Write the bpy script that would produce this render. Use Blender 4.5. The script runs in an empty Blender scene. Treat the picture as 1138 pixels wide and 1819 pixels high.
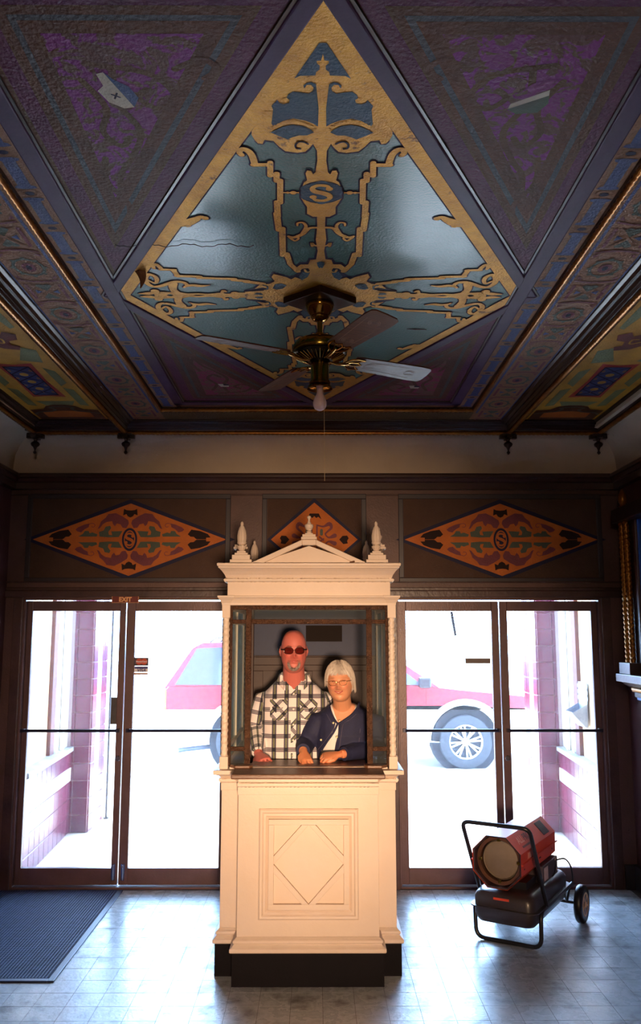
import bpy, bmesh, math, random
import numpy as np
from mathutils import Vector, Matrix, Euler
random.seed(7)
rng = np.random.default_rng(7)
C = bpy.context.scene.collection
sc = bpy.context.scene
PI = math.pi

# ------------------------------------------------------------------ camera
PITCH, YAW, FPX = math.radians(8.4), math.radians(0.23), 1488.0
CAMZ = 1.8
cd = bpy.data.cameras.new('camera')
cd.sensor_fit = 'VERTICAL'; cd.sensor_height = 36.0; cd.lens = 36.0 * FPX / 1819.0
cd.clip_start = 0.05; cd.clip_end = 200
cam = bpy.data.objects.new('camera', cd); C.objects.link(cam)
cam.location = (0, 0, CAMZ)
cam.rotation_euler = (PI / 2 + PITCH, 0, -YAW)
sc.camera = cam

# ------------------------------------------------------------------ light and exposure
sc.view_settings.view_transform = 'Standard'
sc.view_settings.look = 'None'
sc.view_settings.exposure = 0.0
sc.view_settings.gamma = 1.0
sc.view_settings.use_curve_mapping = False
w = bpy.data.worlds.new('world'); sc.world = w; w.use_nodes = True
bg = w.node_tree.nodes['Background']
bg.inputs[0].default_value = (0.39, 0.63, 1.0, 1); bg.inputs[1].default_value = 30.0
def sun(name, rot, strength, col, angle):
    l = bpy.data.lights.new(name, 'SUN'); l.energy = strength; l.color = col; l.angle = angle
    o = bpy.data.objects.new(name, l); C.objects.link(o); o.rotation_euler = rot
    return o
sun('sun', (math.radians(-27), math.radians(-4), 0), 26.0, (1.0, 0.95, 0.88), math.radians(0.6))
def area(name, loc, target, size, power, col, spread=PI):
    l = bpy.data.lights.new(name, 'AREA'); l.shape = 'DISK'; l.size = size; l.energy = power; l.color = col; l.spread = spread
    o = bpy.data.objects.new(name, l); C.objects.link(o); o.location = loc
    o.rotation_euler = (Vector(target) - Vector(loc)).to_track_quat('-Z', 'Y').to_euler()
    return o
# the lobby's own lamps, behind the photographer
area('lobby_lamp', (0.30, -1.6, 1.46), (-0.05, 4.8, 1.20), 0.45, 22, (1.0, 0.65, 0.40), math.radians(34))
area('lobby_ceiling_lamp', (0.0, -1.0, 3.1), (0, 0.3, 0.0), 0.6, 40, (1.0, 0.68, 0.42))

# ------------------------------------------------------------------ mesh helpers
class MB:
    def __init__(s):
        s.v = []; s.f = []; s.m = []; s.M = None
    def add(s, vs, fs, m=0):
        b = len(s.v)
        if s.M is not None: vs = [s.M @ Vector(p) for p in vs]
        s.v.extend([tuple(p) for p in vs])
        for q in fs:
            s.f.append([b + i for i in q]); s.m.append(m)
        return s
    def box(s, x0, x1, y0, y1, z0, z1, m=0):
        return s.add([(x0,y0,z0),(x1,y0,z0),(x1,y1,z0),(x0,y1,z0),(x0,y0,z1),(x1,y0,z1),(x1,y1,z1),(x0,y1,z1)],
              [(0,3,2,1),(4,5,6,7),(0,1,5,4),(1,2,6,5),(2,3,7,6),(3,0,4,7)], m)
    def loft(s, rings, m=0, close=True, caps=True, loop=False):
        n = len(rings[0]); vs = [p for r in rings for p in r]; fs = []
        R = len(rings)
        for i in range(R if loop else R - 1):
            a = i * n; b = ((i + 1) % R) * n
            for j in range(n if close else n - 1):
                k = (j + 1) % n
                fs.append((a + j, a + k, b + k, b + j))
        if caps and close and not loop:
            fs.append(tuple(range(n))[::-1]); fs.append(tuple((R - 1) * n + i for i in range(n)))
        return s.add(vs, fs, m)
    def lathe(s, prof, seg=20, c=(0,0,0), m=0, lobes=0, lobe=0.0):
        rings = []
        for r, z in prof:
            rings.append([(c[0] + r * (1 + lobe * math.cos(lobes * t)) * math.cos(t), c[1] + r * (1 + lobe * math.cos(lobes * t)) * math.sin(t), c[2] + z)
                          for t in [2 * PI * k / seg for k in range(seg)]])
        return s.loft(rings, m)
    def tube(s, path, r, seg=8, m=0, flat=1.0, up=None, closed=False, caps=True):
        P = [Vector(p) for p in path]; n = len(P); rs = r if isinstance(r, list) else [r] * n
        rings = []; prev = None
        for i in range(n):
            if closed: t = P[(i + 1) % n] - P[i - 1]
            else: t = P[min(i + 1, n - 1)] - P[max(i - 1, 0)]
            t = t.normalized() if t.length > 1e-9 else Vector((0,0,1))
            if prev is None:
                a = Vector(up) if up else (Vector((0,0,1)) if abs(t.z) < .9 else Vector((1,0,0)))
            else: a = prev
            a = (a - t * a.dot(t)).normalized(); prev = a
            b = t.cross(a)
            ri = rs[i]; rx, ry = ri if isinstance(ri, (list, tuple)) else (ri, ri * flat)
            rings.append([P[i] + a * (ry * math.sin(2 * PI * k / seg)) + b * (rx * math.cos(2 * PI * k / seg)) for k in range(seg)])
        return s.loft(rings, m, caps=caps, loop=closed)
    def prism(s, poly, fn, a, b, m=0):
        n = len(poly)
        vs = [fn(p[0], p[1], a) for p in poly] + [fn(p[0], p[1], b) for p in poly]
        fs = [tuple(range(n)), tuple(range(n, 2 * n))[::-1]] + [(i, i + n, (i + 1) % n + n, (i + 1) % n) for i in range(n)]
        return s.add(vs, fs, m)
    def build(s, name, mats, parent=None, smooth=None, bevel=0, seg=2):
        me = bpy.data.meshes.new(name)
        me.from_pydata(s.v, [], s.f)
        mats = mats if isinstance(mats, (list, tuple)) else [mats]
        for q in mats: me.materials.append(q)
        if len(mats) > 1: me.polygons.foreach_set('material_index', s.m)
        b = bmesh.new(); b.from_mesh(me); bmesh.ops.recalc_face_normals(b, faces=b.faces); b.to_mesh(me); b.free()
        if smooth:
            me.polygons.foreach_set('use_smooth', [True] * len(me.polygons))
            me.set_sharp_from_angle(angle=math.radians(smooth))
        o = bpy.data.objects.new(name, me); C.objects.link(o)
        if parent: o.parent = parent
        if bevel:
            md = o.modifiers.new('bevel', 'BEVEL'); md.width = bevel; md.segments = seg; md.limit_method = 'ANGLE'; md.angle_limit = math.radians(40)
        return o
fXZ = lambda a, b, c: (a, c, b)      # polygon in x,z extruded along y
fYZ = lambda a, b, c: (c, a, b)      # polygon in y,z extruded along x
fXY = lambda a, b, c: (a, b, c)
def tag(o, label=None, cat=None, group=None, kind=None):
    if label: o['label'] = label
    if cat: o['category'] = cat
    if group: o['group'] = group
    if kind: o['kind'] = kind
    return o
def empty(name, loc=(0,0,0), rz=0):
    o = bpy.data.objects.new(name, None); C.objects.link(o); o.location = loc; o.rotation_euler = (0,0,rz); o.empty_display_size = .1
    return o
def struct(o, label, cat): return tag(o, label, cat, kind='structure')
def smoothpath(pts, n=6, closed=False):
    P = [Vector(p) for p in pts]; out = []
    N = len(P)
    for i in range(N if closed else N - 1):
        p0 = P[(i-1) % N] if (closed or i > 0) else P[0]; p1 = P[i]; p2 = P[(i+1) % N]; p3 = P[(i+2) % N] if (closed or i + 2 < N) else P[-1]
        for k in range(n):
            t = k / n
            out.append(0.5 * ((2*p1) + (p2-p0)*t + (2*p0-5*p1+4*p2-p3)*t*t + (3*p1-p0-3*p2+p3)*t**3))
    if not closed: out.append(P[-1])
    return out
def rope(mb, p0, p1, r, pitch=.05, strands=3, seg=9, step=.010, depth=.30, m=0):
    p0 = Vector(p0); p1 = Vector(p1); L = (p1 - p0).length; t = (p1 - p0).normalized()
    a = Vector((0,0,1)) if abs(t.z) < .9 else Vector((1,0,0)); a = (a - t*a.dot(t)).normalized(); b = t.cross(a)
    n = max(2, int(L / step)); rings = []
    for i in range(n + 1):
        u = L * i / n; ph = 2 * PI * u / (pitch * strands)
        ring = []
        for k in range(seg):
            th = 2 * PI * k / seg
            rr = r * (1 - depth * (0.5 - 0.5 * math.cos(strands * (th - ph))) )
            ring.append(p0 + t*u + a*(rr*math.cos(th)) + b*(rr*math.sin(th)))
        rings.append(ring)
    return mb.loft(rings, m)

# ------------------------------------------------------------------ materials
def mat(name, col, rough=.5, metal=0.0, col2=None, nscale=6.0, nmix=.5, bump=0.0, bscale=60.0, spec=.5, detail=4, stains=None, coat=0, trans=0, alpha=1, emis=None, sheen=0, stretch=None, rvar=0):
    m = bpy.data.materials.new(name); m.use_nodes = True
    nt = m.node_tree; N = nt.nodes; L = nt.links; p = N['Principled BSDF']
    p.inputs['Base Color'].default_value = (*col, 1); p.inputs['Roughness'].default_value = rough; p.inputs['Metallic'].default_value = metal
    p.inputs['Specular IOR Level'].default_value = spec
    if coat: p.inputs['Coat Weight'].default_value = coat; p.inputs['Coat Roughness'].default_value = .2
    if trans: p.inputs['Transmission Weight'].default_value = trans
    if alpha < 1: p.inputs['Alpha'].default_value = alpha
    if sheen: p.inputs['Sheen Weight'].default_value = sheen
    if emis: p.inputs['Emission Color'].default_value = (*emis[0], 1); p.inputs['Emission Strength'].default_value = emis[1]
    tc = N.new('ShaderNodeTexCoord'); src = tc.outputs['Object']
    if stretch:
        mp = N.new('ShaderNodeMapping'); mp.inputs['Scale'].default_value = stretch; L.new(src, mp.inputs[0]); src = mp.outputs[0]
    out = None
    if col2 is not None:
        nz = N.new('ShaderNodeTexNoise'); nz.inputs['Scale'].default_value = nscale; nz.inputs['Detail'].default_value = detail; nz.inputs['Roughness'].default_value = .6
        L.new(src, nz.inputs['Vector'])
        rp = N.new('ShaderNodeValToRGB'); e = rp.color_ramp.elements
        e[0].position = .5 - nmix/2; e[1].position = .5 + nmix/2; e[0].color = (*col, 1); e[1].color = (*col2, 1)
        L.new(nz.outputs['Fac'], rp.inputs[0]); out = rp.outputs[0]
        if rvar:
            mr = N.new('ShaderNodeMapRange'); mr.inputs['From Min'].default_value = .3; mr.inputs['From Max'].default_value = .7
            mr.inputs['To Min'].default_value = rough - rvar; mr.inputs['To Max'].default_value = rough + rvar
            L.new(nz.outputs['Fac'], mr.inputs['Value']); L.new(mr.outputs[0], p.inputs['Roughness'])
    if stains:
        scol, sscale, thr = stains[:3]; soft = stains[3] if len(stains) > 3 else .06
        nz = N.new('ShaderNodeTexNoise'); nz.inputs['Scale'].default_value = sscale; nz.inputs['Detail'].default_value = 6; nz.inputs['Roughness'].default_value = .7
        L.new(src, nz.inputs['Vector'])
        rp = N.new('ShaderNodeValToRGB'); rp.color_ramp.elements[0].position = thr; rp.color_ramp.elements[1].position = thr + soft
        L.new(nz.outputs['Fac'], rp.inputs[0])
        mx = N.new('ShaderNodeMix'); mx.data_type = 'RGBA'
        L.new(rp.outputs[0], mx.inputs[0])
        if out: L.new(out, mx.inputs[6])
        else: mx.inputs[6].default_value = (*col, 1)
        mx.inputs[7].default_value = (*scol, 1); out = mx.outputs[2]
    if out: L.new(out, p.inputs['Base Color'])
    if bump:
        nz = N.new('ShaderNodeTexNoise'); nz.inputs['Scale'].default_value = bscale; nz.inputs['Detail'].default_value = 3
        L.new(src, nz.inputs['Vector'])
        bp = N.new('ShaderNodeBump'); bp.inputs['Strength'].default_value = bump; bp.inputs['Distance'].default_value = .01
        L.new(nz.outputs['Fac'], bp.inputs['Height']); L.new(bp.outputs[0], p.inputs['Normal'])
    return m
def srgb(r, g, b):
    f = lambda c: (c/255/12.92) if c <= 10 else ((c/255+.055)/1.055)**2.4
    return (f(r), f(g), f(b))

# ------------------------------------------------------------------ pixel of the photograph -> point on a real plane
_c, _s = math.cos(PITCH), math.sin(PITCH)
def ray(px, py):
    u = (px - 569) / FPX; v = (909.5 - py) / FPX
    x, y, z = u, _c - v * _s, _s + v * _c
    cy, sy = math.cos(YAW), math.sin(YAW)
    return Vector((x * cy + y * sy, -x * sy + y * cy, z))
def onZ(px, py, z):
    d = ray(px, py); t = (z - CAMZ) / d.z; return Vector((d.x*t, d.y*t, z))
def onY(px, py, Y):
    d = ray(px, py); t = Y / d.y; return Vector((d.x*t, Y, CAMZ + d.z*t))
# ================================================================== ROOM SHELL
DW = 6.34                                    # door wall
XL, XR = -2.34, 2.31                         # side walls
ZC = 3.40                                    # painted ceiling
YB = -3.2                                    # back wall
M = {}
M['wall'] = mat('wall_paint', srgb(108,76,70), .5, col2=srgb(78,55,54), nscale=3, bump=.15, bscale=90, stains=(srgb(40,28,28), 9, .66))
M['trimw'] = mat('trim_paint', srgb(92,66,64), .35, col2=srgb(54,37,38), nscale=4, bump=.15, bscale=40, stains=(srgb(150,110,85), 14, .72))
M['cornice'] = mat('cornice_paint', srgb(70,44,40), .3, col2=srgb(50,32,32), nscale=3)
M['cove'] = mat('cove_plaster', srgb(222,206,186), .8, col2=srgb(190,172,150), nscale=1.6, nmix=.7, bump=.2, bscale=50, stains=(srgb(120,98,72), 2.2, .68))
M['frame'] = mat('door_frame_bronze', srgb(112,84,84), .38, metal=.1, col2=srgb(84,62,64), nscale=5, bump=.1, bscale=80)
M['dark'] = mat('dark_lacquer', srgb(44,24,24), .33, col2=srgb(32,17,18), nscale=5, spec=.6)
M['purplewood'] = mat('purple_moulding', srgb(84,56,96), .5, col2=srgb(62,42,80), nscale=6, spec=.3, bump=.1, bscale=40)
M['gold'] = mat('gold_leaf', srgb(240,178,66), .38, metal=.4, col2=srgb(186,126,44), nscale=14, nmix=.6, bump=.45, bscale=120, stains=(srgb(128,84,40), 11, .62))
M['rope'] = mat('gilded_rope', srgb(190,128,50), .3, metal=.6, col2=srgb(120,70,28), nscale=20, nmix=.6)
M['teal'] = mat('teal_gloss_paint', srgb(18,120,114), .45, col2=srgb(14,96,92), nscale=2.2, nmix=.8, bump=.3, bscale=95, spec=.5, coat=.42, stains=(srgb(20,56,64), 7, .72))
M['tealdark'] = mat('deep_blue_paint', srgb(20,62,98), .45, col2=srgb(24,80,104), nscale=5, bump=.4, bscale=95, spec=.4)
M['outline'] = mat('navy_outline_paint', srgb(34,34,66), .6, bump=.15, bscale=95, spec=.25)
M['darkp'] = mat('brown_black_stencil', srgb(48,34,34), .8, spec=.2)
M['maroon'] = mat('maroon_paint', srgb(112,44,84), .5, col2=srgb(82,34,66), nscale=9, nmix=.6, bump=.4, bscale=75, spec=.25)
M['umber'] = mat('umber_paint', srgb(116,76,56), .55, col2=srgb(84,54,44), nscale=9, nmix=.6, bump=.4, bscale=75, spec=.25)
M['slate'] = mat('slate_paint', srgb(88,90,92), .5, col2=srgb(66,64,66), nscale=8, nmix=.6, bump=.4, bscale=75, spec=.25)
# mottled scrollwork worn to patches of violet and umber
def mottled(name, a, b, scale):
    m = mat(name, a, .5, col2=b, nscale=scale, nmix=.06, bump=.4, bscale=75, detail=3, spec=.25)
    for n in m.node_tree.nodes:
        if n.type == 'TEX_NOISE' and abs(n.inputs['Scale'].default_value - scale) < 1e-6: n.inputs['Distortion'].default_value = 1.6
    return m
M['violet'] = mottled('worn_violet_scrollwork', srgb(130,40,124), srgb(106,66,62), 11)
M['rose'] = mottled('worn_rose_scrollwork', srgb(150,50,92), srgb(120,84,76), 11)
M['tan'] = mat('tan_stencil_ground', srgb(168,120,82), .6, col2=srgb(138,96,68), nscale=12, bump=.35, bscale=95)
M['blue'] = mat('blue_stencil_paint', srgb(56,76,142), .55, col2=srgb(44,62,118), nscale=9, bump=.35, bscale=95)
M['sred'] = mat('red_stencil_paint', srgb(128,54,66), .6, col2=srgb(104,44,58), nscale=9, bump=.35, bscale=95)
M['sgreen'] = mat('green_stencil_paint', srgb(84,96,80), .6, col2=srgb(68,80,70), nscale=9, bump=.35, bscale=95)
M['ochre'] = mat('ochre_paint', srgb(222,164,44), .55, col2=srgb(188,134,40), nscale=6, bump=.35, bscale=95)
M['sage'] = mat('sage_paint', srgb(134,142,96), .55, col2=srgb(112,124,88), nscale=8, bump=.35, bscale=95)
M['vermil'] = mat('vermilion_paint', srgb(196,48,30), .5, col2=srgb(160,36,26), nscale=8, bump=.35, bscale=95)
M['oxblood'] = mat('oxblood_paint', srgb(122,30,26), .5, col2=srgb(92,24,24), nscale=8, bump=.35, bscale=95)
M['cream'] = mat('cream_stencil_paint', srgb(214,206,190), .6, bump=.35, bscale=95)
M['orange'] = mat('orange_wall_stencil', srgb(208,112,36), .7, col2=srgb(180,94,30), nscale=7, bump=.3, bscale=90)
M['brownfield'] = mat('brown_wall_panel', srgb(84,60,46), .8, col2=srgb(70,48,40), nscale=4, bump=.4, bscale=90)

# floor: small square tiles with recessed joints
M['tile'] = mat('worn_floor_tile', srgb(198,202,208), .30, col2=srgb(120,122,126), nscale=7, nmix=.42, bump=.12, bscale=60, detail=9, rvar=.13, stains=(srgb(70,62,58), 3.5, .54, .22))
M['grout'] = mat('floor_grout', srgb(96,92,90), .8)
fl = MB().box(XL - .2, XR + .2, YB, DW + .05, -.12, -.0015).build('floor', M['grout'])
struct(fl, 'worn grey brown lobby floor of small square tiles under the ticket booth', 'floor')
T = .158
tm = MB().box(-T/2 + .001, T/2 - .001, -T/2 + .001, T/2 - .001, -.006, 0)
spots = []
x0 = -.05 - T * 15
for i in range(31):
    for j in range(58):
        X, Y = x0 + i * T, DW - .02 - T/2 - j * T
        if X - T/2 < XL or X + T/2 > XR or Y < YB + .1: continue
        spots.append((X, Y))
spots.sort(key=lambda p: (not (4.25 < p[1] and abs(p[0]) < 2.2), abs(p[1] - 4.3) * 1.0))
tb = tm.build('tile', M['tile'], fl); tb.location = (spots[0][0], spots[0][1], 0)
for (X, Y) in spots[1:300]:
    o = tb.copy(); o.location = (X, Y, random.uniform(-.0004, .0003)); C.objects.link(o)
rest = MB()
for (X, Y) in spots[300:]:
    rest.box(X - T/2 + .0015, X + T/2 - .001, Y - T/2 + .0015, Y + T/2 - .001, -.006, 0)
tag(rest.build('floor_tiles', M['tile'], fl), kind='stuff')
# object coordinates would repeat on every tile: take the pattern from world position
for key in ('tile',):
    nt = M[key].node_tree; g = nt.nodes.new('ShaderNodeNewGeometry')
    for l in list(nt.links):
        if l.from_node.type == 'TEX_COORD': ts = l.to_socket; nt.links.remove(l); nt.links.new(g.outputs['Position'], ts)

# front wall with two door openings
OPL = (-2.20, -.655); OPR = (.60, 2.13); ZH = 2.075
wf = MB()
wf.box(XL - .1, OPL[0], DW, DW + .16, 0, 3.4)
wf.box(OPL[1], OPR[0], DW, DW + .16, 0, ZH)
wf.box(OPR[1], XR + .1, DW, DW + .16, 0, 3.4)
wf.box(OPL[0], OPR[1], DW, DW + .16, ZH, 3.4)
wfo = struct(wf.build('wall_front', M['wall']), 'dark brown wall over the glass doors with painted orange diamonds', 'wall')
# mouldings on the front wall
mo = MB()
mo.box(XL, XR, DW - .03, DW, 2.085, 2.135); mo.box(XL, XR, DW - .015, DW, 2.135, 2.16)
mo.box(XL, XR, DW - .02, DW, 2.195, 2.205)
mo.box(XL, XR, DW - .012, DW, 2.862, 2.874)
for x in (-2.24, 2.17): mo.box(x - .035, x + .035, DW - .02, DW, 0, 2.085)
for x in (OPL[1] + .03, OPR[0] - .03): mo.box(x - .03, x + .03, DW - .02, DW, 0, 2.085)
mo.build('moulding', M['trimw'], wfo, bevel=.004)
def strip_frame(mb, x0, x1, z0, z1, w, y, d):
    mb.box(x0, x1, y - d, y, z0, z0 + w); mb.box(x0, x1, y - d, y, z1 - w, z1); mb.box(x0, x0 + w, y - d, y, z0 + w, z1 - w); mb.box(x1 - w, x1, y - d, y, z0 + w, z1 - w)
def corn(x0, x1, y):          # crown: profile extruded along x
    prof = [(y + .02, 2.905), (y - .05, 2.905), (y - .05, 2.955), (y - .065, 2.96), (y - .075, 2.985), (y - .09, 2.99), (y - .09, 3.012), (y - .075, 3.025), (y + .02, 3.025)]
    return MB().prism(prof, fYZ, x0, x1)
struct(corn(XL, XR, DW).build('trim_1', M['cornice'], bevel=.003), 'dark cornice along the top of the door wall below the plaster cove', 'moulding')
def cornside(x, sgn):
    prof = [(x - sgn*.02, 2.905), (x + sgn*.05, 2.905), (x + sgn*.05, 2.955), (x + sgn*.065, 2.96), (x + sgn*.075, 2.985), (x + sgn*.09, 2.99), (x + sgn*.09, 3.012), (x + sgn*.075, 3.025), (x - sgn*.02, 3.025)]
    return MB().prism(prof, fXZ, YB, DW)
struct(cornside(XL, 1).build('trim_2', M['cornice'], bevel=.003), 'dark cornice on the left wall of the lobby', 'moulding')
struct(cornside(XR, -1).build('trim_3', M['cornice'], bevel=.003), 'dark cornice on the right wall above the gilded twisted columns', 'moulding')
M['sidewall'] = mat('side_wall_paint', srgb(96,58,62), .5, col2=srgb(78,46,54), nscale=3, bump=.2, bscale=60)
struct(MB().box(XL - .15, XL, YB, DW + .16, 0, 3.5).build('wall_left', M['sidewall']), 'dark maroon brown side wall at the left edge beside the doors', 'wall')
struct(MB().box(XR, XR + .15, YB, DW + .16, 0, 3.5).build('wall_right', M['sidewall']), 'dark maroon brown side wall at the right edge behind the twisted columns', 'wall')
struct(MB().box(XL - .15, XR + .15, YB - .15, YB, 0, 3.5).build('wall_back', mat('back_wall_paint', srgb(150,110,84), .7)), 'plain brown lobby wall behind the photographer', 'wall')
M['skirt'] = mat('black_skirting', srgb(30,26,30), .35, col2=srgb(42,36,40), nscale=5)
bs = MB().box(XR - .03, XR, YB, DW, 0, .17).box(2.215, XR, DW - .03, DW, 0, .17)
struct(bs.build('baseboard_right', M['skirt'], bevel=.003), 'black skirting at the foot of the right wall by the doors', 'baseboard')
bs = MB().box(XL, XL + .03, YB, DW, 0, .17)
struct(bs.build('baseboard_left', M['skirt'], bevel=.003), 'black skirting at the foot of the left wall', 'baseboard')
# coves
cp = [(0, 0), (.004, .08), (.02, .15), (.06, .21), (.12, .26), (.20, .285), (.27, .295), (.27, .36), (-.1, .36), (-.1, 0)]
cv = MB().prism([(DW - a, 3.02 + b) for a, b in cp], fYZ, XL, XR)
cvo = struct(cv.build('trim_4', M['cove'], smooth=50), 'stained cream plaster cove between door wall cornice and painted ceiling', 'cove')
cv = MB().prism([(XL + a, 3.02 + b) for a, b in cp], fXZ, YB, DW).build('cove', M['cove'], cvo, smooth=50)
cv = MB().prism([(XR - a, 3.02 + b) for a, b in cp], fXZ, YB, DW).build('cove', M['cove'], cvo, smooth=50)

# ------------------------------------------------------------------ wall paintings
def flat(mb, pts, z0, m=0): mb.add(pts, [tuple(range(len(pts)))], m)
class Paint:
    """flat painted shapes, stacked in thin layers on a plane; fn(u, v, lift) -> point"""
    def __init__(s, fn): s.fn = fn; s.mb = {}; s.k = 0
    def get(s, key): return s.mb.setdefault(key, MB())
    def poly(s, key, pts, layer=1):
        s.k += 1; l = layer * .0006 + (s.k % 41) * .000013
        s.get(key).add([s.fn(p[0], p[1], l) for p in pts], [tuple(range(len(pts)))])
    def stroke(s, key, pts, w, layer=1, n=5, smooth=True):
        P = [Vector((p[0], p[1], 0)) for p in pts]
        W = list(w) if isinstance(w, (list, tuple)) else [w] * len(pts)
        if smooth and len(P) > 2:
            Q = [Vector((p.x, p.y, ww)) for p, ww in zip(P, W)]
            S = smoothpath(Q, n); P = [Vector((q.x, q.y, 0)) for q in S]; W = [q.z for q in S]
        s.k += 1; l = layer * .0006 + (s.k % 41) * .000013
        vs = []; N = len(P)
        for i in range(N):
            t = (P[min(i+1, N-1)] - P[max(i-1, 0)])
            if t.length < 1e-9: t = Vector((1,0,0))
            t.normalize(); nrm = Vector((-t.y, t.x, 0)) * (W[i] / 2)
            a = P[i] + nrm; b = P[i] - nrm
            vs += [s.fn(a.x, a.y, l), s.fn(b.x, b.y, l)]
        s.get(key).add(vs, [(2*i, 2*i+1, 2*i+3, 2*i+2) for i in range(N-1)])
        for i in (0, N-1): s.disc(key, P[i].x, P[i].y, W[i]/2, layer, seg=10)
    def disc(s, key, x, y, r, layer=1, ry=None, seg=16):
        ry = r if ry is None else ry
        s.poly(key, [(x + r*math.cos(2*PI*k/seg), y + ry*math.sin(2*PI*k/seg)) for k in range(seg)], layer)
    def ring(s, key, x, y, rx, ry, w, layer=1, seg=28):
        s.k += 1; l = layer * .0006 + (s.k % 41) * .000013; vs = []
        for k in range(seg):
            c, q = math.cos(2*PI*k/seg), math.sin(2*PI*k/seg)
            vs += [s.fn(x + (rx+w/2)*c, y + (ry+w/2)*q, l), s.fn(x + (rx-w/2)*c, y + (ry-w/2)*q, l)]
        s.get(key).add(vs, [(2*k, 2*k+1, (2*k+3) % (2*seg), (2*k+2) % (2*seg)) for k in range(seg)])
    def done(s, names, parent):
        out = {}
        for k, mb in s.mb.items():
            out[k] = mb.build(names.get(k, 'painted_shape'), M[k], parent)
            out[k]['kind'] = 'stuff' if k not in ('x',) else ''
        return out
def letterS(P, key, cx, cy, h, w, layer):
    pts = [(.34,.30),(.20,.46),(-.12,.50),(-.34,.34),(-.26,.12),(.05,0),(.28,-.14),(.32,-.34),(.10,-.50),(-.20,-.47),(-.36,-.30)]
    P.stroke(key, [(cx + a*abs(h)*.9, cy + b*h) for a, b in pts], [w*.5, w, w, w*1.1, w*1.5, w*1.6, w*1.5, w*1.1, w, w, w*.5], layer)
    P.disc(key, cx + .30*abs(h)*.9, cy + .27*h, w*.8, layer); P.disc(key, cx - .32*abs(h)*.9, cy - .27*h, w*.8, layer)

def wall_diamond(cx, cz, hw, hh, quad, name_parent, base=.35):
    fn = lambda u, v, l: (u, DW - .001 - l, v)
    P = Paint(fn)
    P.poly('outline', [(cx - hw*1.09, cz), (cx, cz + hh*1.12), (cx + hw*1.09, cz), (cx, cz - hh*1.12)], 2)
    P.poly('orange', [(cx - hw, cz), (cx, cz + hh), (cx + hw, cz), (cx, cz - hh)], 3)
    quad(P, cx, cz)
    P.done({'outline': 'dark_stencil', 'orange': 'orange_stencil', 'sred': 'red_stencil', 'sgreen': 'green_stencil', 'darkp': 'dark_stencil'}, name_parent)
def q_side(cref):
    px0, py0 = 229.5, 956.8
    c0 = onY(px0, py0, DW)
    def conv(p):
        w_ = onY(50 + p[0]/5.99, 880 + p[1]/5.99, DW)
        return abs(w_.x - c0.x), abs(w_.z - c0.z)
    shapes = [('darkp', [(215,438),(250,400),(330,370),(425,355),(460,405),(430,430),(395,432),(375,450),(360,458),(262,458),(262,440)]),
        ('sred', [(735,350),(760,300),(770,270),(820,230),(850,190),(930,180),(1000,215),(1060,255),(1070,290),(1040,340),(1000,335),(980,300),(940,290),(920,320),(900,300),(890,265),(830,275),(790,300),(760,340)]),
        ('sred', [(500,355),(530,330),(600,300),(650,290),(640,330),(600,350),(560,385),(520,375)]),
        ('sgreen', [(530,430),(580,400),(600,370),(640,370),(650,395),(680,385),(735,405),(725,430)]),
        ('sgreen', [(755,430),(750,380),(800,365),(820,325),(870,315),(880,340),(850,380),(855,410),(890,415),(880,375),(1000,370),(960,435),(850,438)])]
    def q(P, cx, cz):
        for key, pts in shapes:
            L = [conv(p) for p in pts]
            for sx in (-1, 1):
                for sz in (-1, 1): P.poly(key, [(cx + sx*a, cz + sz*b) for a, b in L], 5)
        for sx in (-1, 1):
            for sz in (-1, 1):
                P.stroke('sred', [(cx + sx*a, cz + sz*b) for a, b in [conv(p) for p in [(640,300),(680,288),(708,305),(695,328),(672,325)]]], .004, 5)
                P.stroke('sgreen', [(cx + sx*a, cz + sz*b) for a, b in [conv(p) for p in [(640,420),(655,400),(670,405),(668,420)]]], .004, 5)
        for sz in (-1, 1):
            P.poly('darkp', [(cx + a, cz + sz*b) for a, b in [(-.055,.185),(-.05,.235),(-.03,.225),(0,.222),(.03,.225),(.05,.235),(.055,.185),(.03,.195),(.02,.178),(0,.168),(-.02,.178),(-.03,.195)]], 5)
            P.stroke('orange', [(cx, cz + sz*.1), (cx, cz + sz*.16)], .02, 6)
        P.disc('outline', cx, cz, .058, 7, ry=.088, seg=28); P.disc('orange', cx, cz, .043, 8, ry=.070, seg=28)
        P.disc('outline', cx, cz, .036, 9, ry=.06, seg=28)
        letterS(P, 'orange', cx, cz, .088, .014, 10)
        for sx in (-1, 1): P.stroke('orange', [(cx + sx*.07, cz), (cx + sx*.42, cz)], .012, 7)
    return q
def q_mid(P, cx, cz):
    def s(key, pts, w):
        for sx in (-1, 1):
            P.stroke(key, [(cx + sx*a, cz + b) for a, b in pts], w, 5)
            P.stroke(key, [(cx + sx*a, cz - b) for a, b in pts], w, 5)
    s('sred', [(.02,.11),(.07,.10),(.115,.12),(.13,.09),(.10,.06),(.085,.04),(.11,.015),(.155,.03)], [.012,.014,.03,.02,.014,.012,.014,.034])
    s('sred', [(.02,.10),(.02,.03)], .012); s('sred', [(.04,.02),(.07,-.005)], .012)
    s('sgreen', [(.055,.07),(.055,.04)], .022)
    for sx, sz in ((1,0), (-1,0)):
        P.poly('darkp', [(cx + sx*a, cz + b) for a, b in [(.19,0),(.215,.028),(.25,.03),(.262,.01),(.25,-.01),(.255,-.03),(.22,-.035)]], 5)
    for sz in (1, -1):
        P.poly('darkp', [(cx + a, cz + sz*b) for a, b in [(-.055,.155),(-.035,.20),(.035,.20),(.055,.155),(.03,.175),(.015,.165),(0,.18),(-.015,.165),(-.03,.175)]], 5)
fr = MB()
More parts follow.
